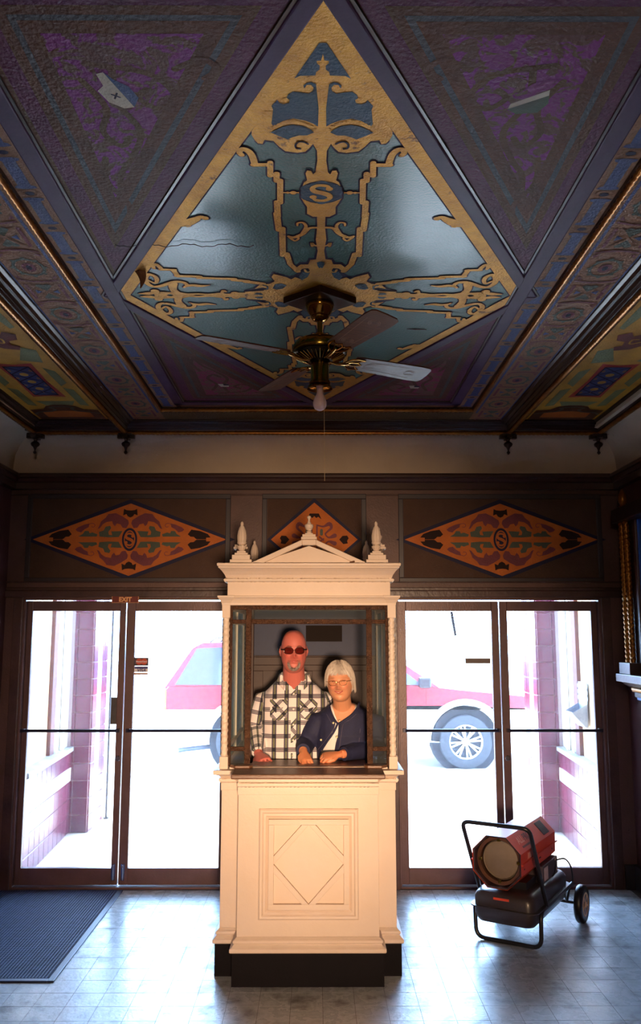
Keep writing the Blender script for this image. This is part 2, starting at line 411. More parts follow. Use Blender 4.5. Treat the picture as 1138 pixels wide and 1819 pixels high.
for (x0, x1) in ((-2.17, -.70), (-.38, .335), (.66, 2.13)):
    b = MB().box(x0, x1, DW - .001, DW + .01, 2.225, 2.845)
    b.build('painted_panel', M['brownfield'], wfo)
    strip_frame(fr, x0 - .04, x1 + .04, 2.195, 2.875, .038, DW, .014)
fr.build('panel_frame', mat('slate_frame_paint', srgb(52,44,52), .45), wfo, bevel=.004)
wall_diamond(-1.425, 2.524, .735, .277, q_side(0), wfo)
wall_diamond(1.40, 2.524, .735, .277, q_side(0), wfo)
wall_diamond(-.022, 2.524, .33, .285, q_mid, wfo)
# ================================================================== PAINTED CEILING
XA, YD = .015, 3.776                        # axis and centre of the great diamond
ce = MB()
ce.box(XL - .1, XR + .1, YB - .1, 5.95, ZC + .0, ZC + .25)
ceil = struct(ce.build('ceiling', M['umber']), 'ornately painted lobby ceiling with a teal and gold diamond between dark beams', 'ceiling')
cfn = lambda u, v, l: (XA + u, YD + v, ZC - .001 - l)
HW, HD = .962, 1.866
# side strips, pattern bands, side panels
def slab(name, x0, x1, y0, y1, z, m):
    return MB().box(x0, x1, y0, y1, z, ZC + .01).build(name, m, ceil)
YN = -2.6
for s in (-1, 1):
    lo, hi = sorted((s*1.105, s*1.345)); slab('pattern_band', lo, hi, YN, 5.96, 3.36, M['tan'])
    lo, hi = sorted((s*1.50, s*2.04)); slab('side_panel', lo, hi, YN, 5.96, 3.36, M['ochre'])
    lo, hi = sorted((s*.99, s*1.10)); slab('stencil_strip', lo, hi, YN, 5.76, 3.397, M['tan'])
slab('stencil_strip', -.96, .96, 5.66, 5.76, 3.397, M['tan'])
slab('pattern_band', -1.105, 1.105, 5.75, 5.96, 3.36, mat('olive_band_paint', srgb(104,82,48), .6, col2=srgb(84,66,44), nscale=8, bump=.6, bscale=95))
# purple mouldings that frame the field and the diamond
pm = MB()
for s in (-1, 1):
    lo, hi = sorted((s*.925, s*.995)); pm.box(lo, hi, YN, 5.66, 3.385, ZC + .01)
pm.box(-.995, .995, 5.60, 5.66, 3.385, ZC + .01); pm.box(-.995, .995, 1.80, 1.87, 3.385, ZC + .01)
pm.build('purple_moulding', M['purplewood'], ceil, bevel=.006)
def dia_band(mb, s0, s1, z0, z1, m=0):
    a = [(-HW, 0), (0, -HD), (HW, 0), (0, HD)]
    n = lambda t: [(p[0] * (1 + t / HW * 1.12), p[1] * (1 + t / HD * 2.24)) for p in a]
    A, B = n(s0), n(s1)
    for i in range(4):
        j = (i + 1) % 4
        P = [A[i], A[j], B[j], B[i]]
        mb.prism(P, lambda u, v, z: (XA + u, YD + v, z), z0, z1, m)
dm = MB(); dia_band(dm, .0, .058, 3.386, ZC + .01); dm.build('diamond_moulding', M['purplewood'], ceil, bevel=.006)
gr = MB(); dia_band(gr, .058, .068, 3.392, ZC + .01)
for s in (-1, 1):
    lo, hi = sorted((s*.915, s*.925)); gr.box(lo, hi, 1.87, 5.60, 3.392, ZC + .01)
    lo, hi = sorted((s*.915, s*.925)); gr.box(lo, hi, YN, 1.80, 3.392, ZC + .01)
gr.box(-.92, .92, 5.59, 5.60, 3.392, ZC + .01); gr.box(-.92, .92, 1.87, 1.88, 3.392, ZC + .01)
gr.build('dark_bead', M['dark'], ceil)
# corner triangles
Tri = Paint(cfn)
def inset(tri, d):
    out = []
    cen = (Vector(tri[0]) + Vector(tri[1]) + Vector(tri[2]))
    L = []
    for i in range(3):
        p, q, r = Vector(tri[i]), Vector(tri[(i+1) % 3]), Vector(tri[(i+2) % 3])
        e = (q - p).normalized(); n = Vector((-e.y, e.x))
        if n.dot(r - p) < 0: n = -n
        L.append((p + n*d, e))
    for i in range(3):
        (p, e), (q, g) = L[i-1], L[i]
        t = ((q - p).x * g.y - (q - p).y * g.x) / (e.x * g.y - e.y * g.x)
        out.append(p + e*t)
    return out
RX = .913; R0, R1 = 1.88 - YD, 5.59 - YD
def tri_panel(sx, sy):
    yy = R1 if sy > 0 else -R0
    # the diamond's outer edge line cut by the field rectangle
    k = 1.0 + .072 / HW * 1.1; kd = 1.0 + .072 / HD * 2.2
    hw, hd = HW*k, HD*kd
    xa = hw * (1 - yy / hd); ya = hd * (1 - RX / hw)
    tri = [(sx*RX, sy*yy), (sx*max(xa, .0), sy*yy), (sx*RX, sy*ya)]
    rear = sy > 0
    Tri.poly('maroon', tri, 1)
    Tri.poly('umber', [(p.x, p.y) for p in inset(tri, .055)], 2)
    Tri.poly('slate', [(p.x, p.y) for p in inset(tri, .088)], 3)
    Tri.poly('umber', [(p.x, p.y) for p in inset(tri, .108)], 4)
    Tri.poly('rose' if rear else 'violet', [(p.x, p.y) for p in inset(tri, .155)], 5)
    return tri
for sx in (-1, 1):
    for sy in (-1, 1): tri_panel(sx, sy)
# scrolls over the violet triangles (near corners)
for sx in (-1, 1):
    for sy in (-1, 1):
        f = lambda a, b: (sx*a, sy*b)
        w_ = .022
        for pts in ([(.66,1.62),(.50,1.58),(.44,1.48),(.50,1.42),(.55,1.47),(.52,1.51)], [(.70,1.55),(.66,1.42),(.70,1.30),(.66,1.22),(.62,1.27)],
                    [(.60,1.60),(.62,1.45),(.58,1.30),(.64,1.15),(.70,1.05),(.73,.92)], [(.73,1.15),(.76,1.0),(.72,.85),(.74,.74)],
                    [(.42,1.60),(.34,1.64),(.30,1.60),(.34,1.56)]):
            Tri.stroke('umber', [f(*p) for p in pts], w_, 6)
# shields
def shield(px, py, sx, sy, colours):
    c = onZ(px, py, ZC); u0, v0 = c.x - XA, c.y - YD
    sh = [(-.5,-.5),(-.1,-.42),(.1,-.5),(.5,-.3),(.42,.1),(.5,.4),(.1,.55),(-.35,.45),(-.55,.05)]
    return u0, v0, sh
for (px, py, kind) in ((208,160,0), (942,168,1), (397,683,2), (735,686,2)):
    u0, v0, sh = shield(px, py, 1, 1, 0)
    if kind == 0:
        Tri.poly('cream', [(u0-.042,v0-.080),(u0-.020,v0-.088),(u0+.036,v0+.072),(u0+.004,v0+.078),(u0-.036,v0+.048),(u0-.056,v0-.005),(u0-.034,v0-.028)], 8)
        Tri.poly('blue', [(u0-.020,v0-.088),(u0+.002,v0-.056),(u0+.040,v0-.024),(u0+.058,v0+.028),(u0+.036,v0+.072)], 8)
        for k in range(4):
            a = k*PI/2 + .5; Tri.stroke('outline', [(u0-.008, v0+.018), (u0-.008+.012*math.cos(a), v0+.018+.014*math.sin(a))], .006, 9, smooth=False)
    elif kind == 1:
        Tri.poly('cream', [(u0-.052,v0+.036),(u0+.050,v0-.030),(u0+.054,v0-.004),(u0-.056,v0+.062)], 8)
        Tri.poly('violet', [(u0-.050,v0+.034),(u0+.050,v0-.030),(u0+.040,v0-.072),(u0-.006,v0-.060),(u0-.046,v0-.01)], 8)
        Tri.poly('sgreen', [(u0+.054,v0-.004),(u0-.056,v0+.062),(u0-.024,v0+.086),(u0+.040,v0+.078),(u0+.062,v0+.034)], 8)
    else:
        Tri.poly('cream', [(u0-.035,v0-.03),(u0,v0-.03),(u0,v0+.03),(u0-.02,v0+.03)], 8)
        Tri.poly('outline', [(u0,v0-.03),(u0+.035,v0-.02),(u0+.03,v0+.03),(u0,v0+.03)], 8)
        Tri.poly('cream', [(u0+.0,v0+.0),(u0+.034,v0+.0),(u0+.03,v0+.03),(u0,v0+.03)], 9)
Tri.done({'maroon': 'maroon_border', 'umber': 'umber_border', 'slate': 'slate_line', 'violet': 'violet_scrollwork', 'rose': 'rose_scrollwork', 'cream': 'painted_shield', 'sgreen': 'painted_shield', 'blue': 'painted_shield', 'outline': 'painted_shield'}, ceil)

# the great diamond
D = Paint(cfn)
dp = [(-HW, 0), (0, -HD), (HW, 0), (0, HD)]
D.poly('teal', dp, 1)
for i in range(4):
    a, b = dp[i], dp[(i+1) % 4]
    k = .935
    D.poly('outline', [a, b, (b[0]*(k-.008), b[1]*(k-.008)), (a[0]*(k-.008), a[1]*(k-.008))], 3)
    D.poly('gold', [a, b, (b[0]*k, b[1]*k), (a[0]*k, a[1]*k)], 7)
def c5(p): w_ = onZ(380 + p[0]/2.845, 40 + p[1]/2.845, ZC); return (w_.x - XA, w_.y - YD)
def c6(p): w_ = onZ(200 + p[0]/2.995, 380 + p[1]/2.995, ZC); return (w_.x - XA, w_.y - YD)
def both(fnc):
    for sx in (1, -1):
        for sy in (1, -1): fnc(sx, sy)
def axfix(q): return (min(q[0], 0.0), q[1])
def gpoly(key, conv, pts, layer):
    Q = [axfix(conv(p)) for p in pts]
    both(lambda sx, sy: D.poly(key, [(sx*a, sy*b) for a, b in Q], layer))
def grow(Q, e):
    cx = sum(q[0] for q in Q)/len(Q); cy = sum(q[1] for q in Q)/len(Q)
    return [(q[0] + (q[0]-cx)*e, q[1] + (q[1]-cy)*e) for q in Q]
def gstroke(conv, pts, w, ol=True, key='gold', layer=7, smooth=True):
    Q = [conv(p) for p in pts]
    W = w if isinstance(w, (list, tuple)) else [w]*len(Q)
    def f(sx, sy):
        if ol: D.stroke('outline', [(sx*a, sy*b) for a, b in Q], [q + .012 for q in W], 3, smooth=smooth)
        D.stroke(key, [(sx*a, sy*b) for a, b in Q], W, layer, smooth=smooth)
    both(f)
def gdisc(conv, p, r, ol=True, key='gold', layer=7):
    q = conv(p)
    def f(sx, sy):
        if ol: D.disc('outline', sx*q[0], sy*q[1], r + .006, 3)
        D.disc(key, sx*q[0], sy*q[1], r, layer)
    both(f)
# near point: mostly gold with teal let into it
gpoly('gold', c5, [(575,30),(480,100),(190,540),(190,560),(205,585),(222,602),(245,605),(255,585),(300,590),(330,620),(360,642),(420,650),(460,645),(480,628),(500,605),(520,640),(585,650)], 8)
gpoly('outline', c5, [(190,548),(205,598),(222,612),(250,612),(262,598),(300,602),(330,632),(360,654),(420,660),(466,656),(490,636),(500,620),(520,650),(585,655),(585,560)], 4)
gpoly('tealdark', c5, [(590,90),(530,92),(405,272),(435,258),(512,256),(516,238),(533,226),(534,207),(520,195),(518,182),(541,180),(556,147),(575,138),(590,138)], 10)
gpoly('tealdark', c5, [(375,352),(398,338),(440,342),(478,348),(500,335),(503,318),(490,303),(468,304),(462,314),(455,322),(452,306),(470,293),(492,290),(515,300),(528,420),(525,515),(500,500),(460,485),(400,474),(350,485),(300,515),(290,500),(298,430),(290,410),(320,380),(330,395),(352,402),(378,395),(382,380),(366,370)], 10)
gpoly('tealdark', c5, [(285,545),(310,532),(350,514),(400,506),(450,512),(490,532),(505,545),(470,560),(430,560),(395,570),(372,580),(345,570),(320,560)], 10)
for k, (x, y, r) in enumerate([(292,522,10),(310,512,12),(328,504,13),(348,496,14),(372,490,16),(402,489,20),(430,496,16),(455,500,14),(476,508,13),(494,518,12),(508,530,10)]):
    gdisc(c5, (x, y), r/2.845/655, False, layer=11)
gstroke(c5, [(475,603),(455,594),(430,592),(412,606),(416,624),(436,628)], .007, False, 'outline', 11)
gstroke(c5, [(366,372),(350,378),(345,388)], .006, False, 'gold', 11)
# spine, medallion
gpoly('gold', c5, [(600,600),(520,640),(522,690),(512,750),(500,760),(490,742),(470,740),(462,755),(470,790),(455,800),(440,835),(440,880),(455,905),(470,925),(470,960),(500,975),(600,975)], 7)
gpoly('outline', c5, [(600,600),(512,640),(513,690),(505,748),(490,733),(465,732),(453,755),(460,785),(447,795),(430,835),(430,882),(447,910),(460,928),(460,965),(495,985),(600,985)], 4)
med = c5((553,852)); mv = med[1]
for sy in (1, -1):
    D.disc('outline', 0, sy*mv, .082, 8, ry=.078, seg=24); D.disc('tealdark', 0, sy*mv, .076, 9, ry=.072, seg=24)
    for k in range(6):
        a = k*PI/3 + PI/6; D.disc('tealdark', .058*math.cos(a), sy*mv + .055*math.sin(a), .026, 9)
letterS(D, 'gold', 0, mv, -.105, .017, 11); letterS(D, 'gold', 0, -mv, .105, .017, 11)
gstroke(c5, [(470,853),(430,853)], .012); gdisc(c5, (400,853), .012); gstroke(c5, [(440,853),(352,853)], .007); gdisc(c5, (372,853), .007)
# stepped line running down
gstroke(c5, [(140,662),(128,648),(142,632),(170,640),(192,665),(205,705)], [.02,.02,.022,.024,.024,.024])
gstroke(c5, [(198,712),(284,712)], .021, smooth=False); gstroke(c5, [(284,700),(284,768)], .021, smooth=False); gstroke(c5, [(290,764),(318,764)], .022, smooth=False)
gstroke(c5, [(316,755),(316,795)], .022, smooth=False); gstroke(c5, [(334,790),(334,905)], .022, smooth=False); gstroke(c5, [(318,900),(322,975)], .024, smooth=False)
gstroke(c6, [(872,-10),(884,80)], .026, smooth=False); gstroke(c6, [(902,70),(905,215)], .026, smooth=False); gstroke(c6, [(925,205),(945,262),(985,300)], .026, smooth=False)
# scrolls off the spine
gstroke(c6, [(1085,66),(1045,70),(1010,100),(965,118),(935,112)], [.014,.016,.02,.018,.012]); gstroke(c6, [(1010,95),(1028,62),(1012,40),(985,42),(982,56)], [.016,.014,.012,.01,.008]); gstroke(c6, [(940,118),(968,136),(988,124),(980,108)], [.012,.012,.01,.008])
gstroke(c6, [(1095,165),(1072,160),(1058,148),(1062,166)], .012)
gpoly('gold', c6, [(1180,-60),(1085,-60),(1088,60),(1080,130),(1090,190),(1082,235),(1050,238),(1040,262),(1000,262),(975,280),(990,300),(1010,285),(1040,282),(1052,300),(1040,325),(1010,345),(970,330),(950,342),(925,330),(855,312),(845,330),(862,352),(835,365),(780,372),(755,392),(800,385),(820,390),(800,402),(750,405),(700,408),(720,420),(1180,420)], 7)
gpoly('outline', c6, [(1180,-60),(1076,-60),(1078,60),(1070,130),(1080,186),(1070,230),(1044,228),(1030,252),(995,252),(962,276),(985,308),(962,322),(940,326),(850,302),(832,330),(850,350),(830,357),(775,362),(745,392),(700,400),(690,425),(1180,425)], 4)
for pts in ([(1085,250),(1105,245),(1125,250),(1118,275),(1100,282),(1090,270)], [(990,325),(1010,300),(1040,290),(1048,305),(1035,330),(1005,345)], [(865,365),(900,362),(925,372),(905,390),(870,395),(850,388)], [(750,420),(765,412),(790,413),(800,422),(795,424)]):
    gpoly('tealdark', c6, pts, 10)
gstroke(c6, [(1040,262),(1058,278),(1050,298),(1030,300),(1022,288)], .011, True, layer=11); gstroke(c6, [(800,372),(822,378),(822,392),(806,394)], .009, False, 'tealdark', 10)
# arms to the side point: stepped line, scroll, centre bar
gstroke(c6, [(222,285),(214,272),(228,262),(245,272),(262,290)], [.014,.02,.02,.02,.02]); gstroke(c6, [(255,290),(330,292)], .02, smooth=False); gstroke(c6, [(322,292),(348,326)], .024, smooth=False)
gstroke(c6, [(340,324),(465,328)], .023, smooth=False); gstroke(c6, [(455,334),(650,340)], .022, smooth=False); gstroke(c6, [(640,346),(720,352)], .024, smooth=False); gstroke(c6, [(705,354),(800,366)], .028, smooth=False)
gstroke(c6, [(185,345),(225,362),(236,345),(222,325),(190,316),(172,330),(180,360),(215,380),(255,378),(295,365),(335,355),(375,358),(395,372),(380,385)], [.012,.016,.02,.022,.028,.03,.026,.022,.024,.026,.026,.022,.018,.012])
gstroke(c6, [(385,380),(425,374),(470,378),(515,374)], [.014,.024,.022,.006])
gstroke(c6, [(320,365),(322,395),(345,418)], [.045,.035,.04])
gstroke(c6, [(140,418),(185,418),(225,414),(250,420),(300,416),(345,420),(400,424),(450,420),(520,424),(575,420),(610,424),(700,420),(800,420)], [.006,.03,.028,.06,.024,.05,.03,.018,.024,.03,.024,.022,.04])
gstroke(c6, [(580,418),(588,402),(600,408)], .016); gdisc(c6, (225,405), .02); gdisc(c6, (650,418), .02)
# little gilt motif on the border
gstroke(c6, [(345,45),(395,40),(440,22),(470,8),(497,18)], [.05,.05,.035,.02,.02]); gstroke(c6, [(375,40),(400,58),(412,50)], [.03,.018,.012]); gdisc(c6, (492,16), .014)
D.poly('gold', [(-.42,-.03),(.42,-.03),(.42,.03),(-.42,.03)], 6)
D.done({'gold': 'gold_ornament', 'teal': 'teal_field', 'tealdark': 'deep_blue_field', 'outline': 'navy_outline'}, ceil)
# crack in the plaster
cr = MB(); pts = [onZ(x, 430 + 2.5*math.sin(x*.09) + (x*7 % 3), ZC) for x in range(205, 452, 7)]
cr.tube([(p.x, p.y, ZC - .012) for p in pts], .0016, 5); a_, b_, c_ = onZ(722, 582.5, ZC), onZ(737, 583, ZC), onZ(757, 583.5, ZC); cr.tube([(p.x, p.y, ZC - .006) for p in (a_, b_, c_)], [.001, .0035, .001], 6)
cr.build('plaster_crack', M['dark'], ceil)

# stencil strips
for s in (-1, 1):
    S = Paint(lambda u, v, l: (s*u, v, 3.397 - .001 - l))
    y = 3.38 - .263*22
    while y < 5.6:
        if y > -2.4:
            S.ring('tan', 1.047, y, .030, .021, .008, 4); S.disc('outline', 1.047, y, .018, 3, ry=.012)
            y2 = y + .263
            pts = [(1.010,y+.03),(.985,y+.036),(.99,y+.05),(1.003,y+.055),(1.003,y+.12),(1.003,y2-.055),(.99,y2-.05),(.985,y2-.036),(1.010,y2-.03),(1.04,y2-.03),(1.065,y2-.036),(1.06,y2-.05),(1.05,y2-.055),(1.05,y+.055),(1.06,y+.05),(1.065,y+.036),(1.04,y+.03)]
            S.poly('blue', [(p[0]+.022, p[1]) for p in pts], 2)
        y += .263
    S.done({'blue': 'blue_stencil', 'tan': 'tan_ring', 'outline': 'dark_stencil'}, ceil)
    B = Paint(lambda u, v, l: (s*u, v, 3.36 - .001 - l))
    for x in (1.125, 1.338): B.stroke('blue', [(x, YN), (x, 5.75 if x < 1.2 else 5.95)], .014, 2, smooth=False)
    y = 3.395 - .53*11; k = 0
    xc = 1.232
    while y < 5.8:
        B.ring('sgreen', xc, y, .062, .078, .014, 3); B.disc('sred', xc, y, .030, 3, ry=.042); B.disc('outline', xc, y, .012, 4, ry=.022)
        for a in range(8):
            t = a*PI/4; B.disc('sgreen', xc + .070*math.cos(t), y + .088*math.sin(t), .010, 3, seg=8)
        yc = y + .255
        if yc < 5.8:
            for q in (-1, 1):
                B.stroke('sred', [(xc - .085, yc + q*.128), (xc - .03, yc + q*.112), (xc + .03, yc + q*.112), (xc + .085, yc + q*.128)], .014, 3)
                B.stroke('sred', [(xc + q*.075, yc - .075), (xc + q*.075, yc + .075)], .016, 3, smooth=False)
                B.stroke('tan', [(xc - .05, yc - q*.075), (xc + .05, yc + q*.075)], .012, 5, smooth=False)
                hy = yc + q*.05
                B.disc('sgreen', xc - .017, hy + q*.012, .019, 3); B.disc('sgreen', xc + .017, hy + q*.012, .019, 3)
                B.poly('sgreen', [(xc - .034, hy + q*.006), (xc + .034, hy + q*.006), (xc, hy - q*.042)], 3)
                B.poly('blue', [(xc + q*.052, yc - .022), (xc + q*.052, yc + .022), (xc + q*.022, yc)], 3)
                B.poly('sred', [(xc - .09, yc + q*.150), (xc - .062, yc + q*.142), (xc - .085, yc + q*.178)], 3)
                B.poly('sred', [(xc + .09, yc + q*.150), (xc + .062, yc + q*.142), (xc + .085, yc + q*.178)], 3)
        y += .53
    B.done({'blue': 'blue_edge_line', 'sred': 'red_stencil', 'sgreen': 'green_stencil', 'tan': 'tan_stencil', 'outline': 'dark_stencil'}, ceil)
    Q = Paint(lambda u, v, l: (s*u, v, 3.36 - .001 - l))
    for yo in (0, -4.6):
        Q.poly('vermil', [(1.655,4.67+yo),(1.76,4.70+yo),(1.87,4.67+yo),(1.855,5.0+yo),(1.87,5.36+yo),(1.76,5.34+yo),(1.655,5.36+yo),(1.67,5.0+yo)], 2)
        Q.poly('blue', [(1.69,4.73+yo),(1.84,4.73+yo),(1.84,5.31+yo),(1.69,5.31+yo)], 3)
        strip = [(1.69,4.73),(1.84,4.73),(1.84,5.31),(1.69,5.31),(1.69,4.73)]
        for i in range(4): Q.stroke('outline', [(strip[i][0], strip[i][1]+yo), (strip[i+1][0], strip[i+1][1]+yo)], .008, 5, smooth=False)
        for k in range(4):
            y0 = 4.73 + yo + .145*k
            for a in (-1, 1): Q.stroke('outline', [(1.765 - a*.075, y0), (1.765 + a*.075, y0 + .145)], .010, 5, smooth=False)
            Q.disc('ochre', 1.765, y0 + .0725 + (.0725 if k < 3 else 0), .026 if k < 3 else .001, 6, ry=.032)
            for a in (-1, 1): Q.disc('tan', 1.765 + a*.062, y0 + .0725, .010, 6, ry=.02)
        for a, b in ((1.56, 1.615), (1.915, 1.97)):
            Q.poly('sage', [(a,4.82+yo),(b,4.75+yo),(b,5.12+yo),(a,5.05+yo)], 2); Q.poly('sage', [(a,5.2+yo),(b,5.15+yo),(b,5.55+yo),(a,5.58+yo)], 2)
        Q.poly('sage', [(1.62,4.40+yo),(1.70,4.62+yo),(1.58,4.66+yo),(1.55,4.45+yo)], 2); Q.poly('sage', [(1.91,4.40+yo),(1.83,4.62+yo),(1.95,4.66+yo),(1.98,4.45+yo)], 2)
        Q.poly('sage', [(1.63,5.46+yo),(1.89,5.46+yo),(1.85,5.56+yo),(1.67,5.56+yo)], 2)
        Q.poly('umber', [(1.53,5.68+yo),(1.62,5.66+yo),(1.66,5.58+yo),(1.72,5.55+yo),(1.80,5.55+yo),(1.86,5.58+yo),(1.90,5.66+yo),(2.0,5.68+yo),(2.0,5.93+yo),(1.53,5.93+yo)], 2)
        Q.poly('orange', [(1.60,5.74+yo),(1.72,5.70+yo),(1.80,5.70+yo),(1.93,5.74+yo),(1.93,5.87+yo),(1.60,5.87+yo)], 4)
        Q.stroke('dark', [(1.54,5.76+yo),(1.62,5.72+yo),(1.68,5.70+yo),(1.70,5.64+yo),(1.68,5.61+yo),(1.76,5.59+yo),(1.84,5.61+yo),(1.82,5.66+yo),(1.86,5.71+yo),(1.95,5.73+yo),(1.99,5.78+yo)], .022, 6)
        for m_ in (-1, 1):
            f = lambda a, b: (1.765 + m_*a, b + yo)
            Q.poly('oxblood', [f(0,4.36),f(.05,4.42),f(.13,4.44),(f(.15,4.38)),f(.11,4.36),f(.12,4.30),f(.17,4.28),f(.19,4.20),f(.13,4.16),f(.10,4.22),f(.06,4.18),f(.05,4.05),f(.12,4.0),f(.14,3.9),f(.06,3.88),f(.03,3.95),f(0,3.9)], 3)
            Q.stroke('ochre', [f(.03,4.3),f(.08,4.33),f(.09,4.27),f(.06,4.26)], .012, 5)
            Q.stroke('oxblood', [f(0,3.8),f(.08,3.6),f(.17,3.55),f(.19,3.42),f(.12,3.38),f(.09,3.45)], [.02,.03,.03,.02,.02,.01], 3)
            Q.poly('sage', [f(.16,3.9),f(.22,3.8),f(.22,4.1),f(.19,4.12)], 2)
    Q.done({'vermil': 'red_frame_stencil', 'blue': 'blue_lattice_ground', 'outline': 'lattice_lines', 'ochre': 'ochre_disc', 'tan': 'tan_dot', 'sage': 'sage_stencil', 'umber': 'umber_cartouche', 'orange': 'orange_cartouche', 'dark': 'dark_scroll', 'oxblood': 'oxblood_scroll'}, ceil)

# beams
def beam_prof(x, w):      # inner beam section: stepped and rounded
    return [(-w, 3.42), (-w, 3.350), (-w + .018, 3.345), (-w + .03, 3.330), (-w + .045, 3.334), (-w + .055, 3.318), (-.03, 3.312), (-.02, 3.300), (.02, 3.300), (.03, 3.312), (w - .055, 3.318), (w - .045, 3.334), (w - .03, 3.330), (w - .018, 3.345), (w, 3.350), (w, 3.42)]
bm_ = MB()
for s in (-1, 1):
    for cx, w_ in ((1.425, .085), (2.095, .075)):
        bm_.prism([(s*cx + a, z) for a, z in beam_prof(0, w_)], fXZ, YN, 6.13)
bm_.prism([(6.04 + a, z) for a, z in beam_prof(0, .10)], fYZ, -2.17, 2.17)
bm_.prism([(YN + a, z) for a, z in beam_prof(0, .10)], fYZ, -2.17, 2.17)
bo = bm_.build('beam_moulding', M['dark'], ceil, bevel=.003)
fill = MB().box(-2.2, 2.2, 5.94, DW, 3.37, 3.45).box(XL, -2.02, YN, DW, 3.37, 3.45).box(2.02, XR, YN, DW, 3.37, 3.45).build('beam_backing', M['dark'], ceil)
for s in (-1, 1):
    rope(MB(), (s*1.425, YN, 3.292), (s*1.425, 6.10, 3.292), .019, pitch=.033).build('rope_moulding', M['rope'], ceil, smooth=60)
    rope(MB(), (s*2.10, YN, 3.292), (s*2.10, 6.10, 3.292), .019, pitch=.033).build('rope_moulding', M['rope'], ceil, smooth=60)
    rope(MB(), (s*1.107, YN, 3.374), (s*1.107, 5.75, 3.374), .017, pitch=.033).build('rope_moulding', M['rope'], ceil, smooth=60)
    MB().box(*(sorted((s*1.092, s*1.122))), YN, 5.76, 3.379, 3.40).build('dark_fillet', M['dark'], ceil)
rope(MB(), (-1.107, 5.745, 3.374), (1.107, 5.745, 3.374), .015, pitch=.033).build('rope_moulding', M['rope'], ceil, smooth=60)
rope(MB(), (-2.1, 6.10, 3.296), (2.1, 6.10, 3.296), .017, pitch=.033).build('rope_moulding', M['rope'], ceil, smooth=60)
# turned pendants under the beam ends
pend = MB()
for k in range(4):
    a = k*PI/2
    pend.box(*(sorted((.045*math.cos(a)-.018, .045*math.cos(a)+.018))), *(sorted((.045*math.sin(a)-.018, .045*math.sin(a)+.018))), -.03, 0)
pend.box(-.05, .05, -.05, .05, -.012, 0)
pend.lathe([(.034,-.008),(.034,-.026),(.018,-.032),(.012,-.045),(.014,-.052),(.030,-.062),(.034,-.072),(.028,-.086),(.014,-.096),(.008,-.112),(.006,-.122),(.012,-.130),(.013,-.138),(.006,-.146),(.001,-.150)], 14)
p0 = pend.build('pendant', M['dark'], ceil, smooth=40); p0.location = (-2.10, 6.11, 3.285)
for x in (-1.425, 1.425, 2.10):
    o = p0.copy(); C.objects.link(o); o.location = (x, 6.11, 3.285)
# ================================================================== DOORS
def dust_veil_glass(name, tint, dust_veil, dscale, thr, amount):
    m = bpy.data.materials.new(name); m.use_nodes = True; nt = m.node_tree; N = nt.nodes; L = nt.links
    N.remove(N['Principled BSDF']); out = N['Material Output']
    tr = N.new('ShaderNodeBsdfTransparent'); tr.inputs[0].default_value = (*tint, 1)
    gl = N.new('ShaderNodeBsdfGlossy'); gl.inputs['Roughness'].default_value = .03
    lw = N.new('ShaderNodeFresnel'); lw.inputs[0].default_value = 1.45
    mg = N.new('ShaderNodeMixShader'); L.new(lw.outputs[0], mg.inputs[0]); L.new(tr.outputs[0], mg.inputs[1]); L.new(gl.outputs[0], mg.inputs[2])
    tl = N.new('ShaderNodeBsdfTranslucent'); tl.inputs[0].default_value = (*dust_veil, 1)
    df = N.new('ShaderNodeBsdfDiffuse'); df.inputs[0].default_value = (*dust_veil, 1)
    md = N.new('ShaderNodeMixShader'); md.inputs[0].default_value = .5; L.new(tl.outputs[0], md.inputs[1]); L.new(df.outputs[0], md.inputs[2])
    tc = N.new('ShaderNodeTexCoord'); nz = N.new('ShaderNodeTexNoise'); nz.inputs['Scale'].default_value = dscale; nz.inputs['Detail'].default_value = 8; nz.inputs['Roughness'].default_value = .7
    L.new(tc.outputs['Object'], nz.inputs['Vector'])
    mr = N.new('ShaderNodeMapRange'); mr.inputs['From Min'].default_value = thr; mr.inputs['From Max'].default_value = thr + .12
    mr.inputs['To Min'].default_value = amount; mr.inputs['To Max'].default_value = amount * 1.6
    L.new(nz.outputs['Fac'], mr.inputs['Value'])
    mx = N.new('ShaderNodeMixShader'); L.new(mr.outputs[0], mx.inputs[0]); L.new(mg.outputs[0], mx.inputs[1]); L.new(md.outputs[0], mx.inputs[2])
    L.new(mx.outputs[0], out.inputs[0])
    return m
M['doorglass'] = dust_veil_glass('smeared_glare_veil_glass', (.97,.98,.98), (.95,.97,1.0), 7, .62, .022)  # pale veil in the glass stands in for street glare; noise smears are dirt
M['sideglass'] = dust_veil_glass('hazy_side_glass', (.86,.95,.92), (.62,.84,.80), 5, .5, .30)
M['boothglass'] = dust_veil_glass('booth_glass', (.93,.97,.96), (.9,.96,.94), 9, .6, .03)
M['chrome'] = mat('chrome', (.75,.75,.76), .15, metal=1)
M['bluebar'] = mat('blue_black_push_bar', srgb(46,44,70), .3, metal=.3, col2=srgb(36,34,52), nscale=20)
M['brass'] = mat('polished_brass', srgb(205,160,80), .14, metal=1, col2=srgb(170,120,50), nscale=8)
DY0, DY1 = 6.385, 6.43
doorspec = [(1, -2.188, -1.445, -2.147, -1.492, 'leftmost glass door leaf, maroon tiled wall seen through it'),
            (2, -1.437, -.667, -1.372, -.716, 'glass door leaf with card stickers, just left of the ticket booth'),
            (3, .612, 1.372, .670, 1.318, 'glass door leaf just right of the ticket booth with a car wheel behind'),
            (4, 1.380, 2.118, 1.438, 2.072, 'rightmost glass door leaf behind the orange heater')]
doors = {}
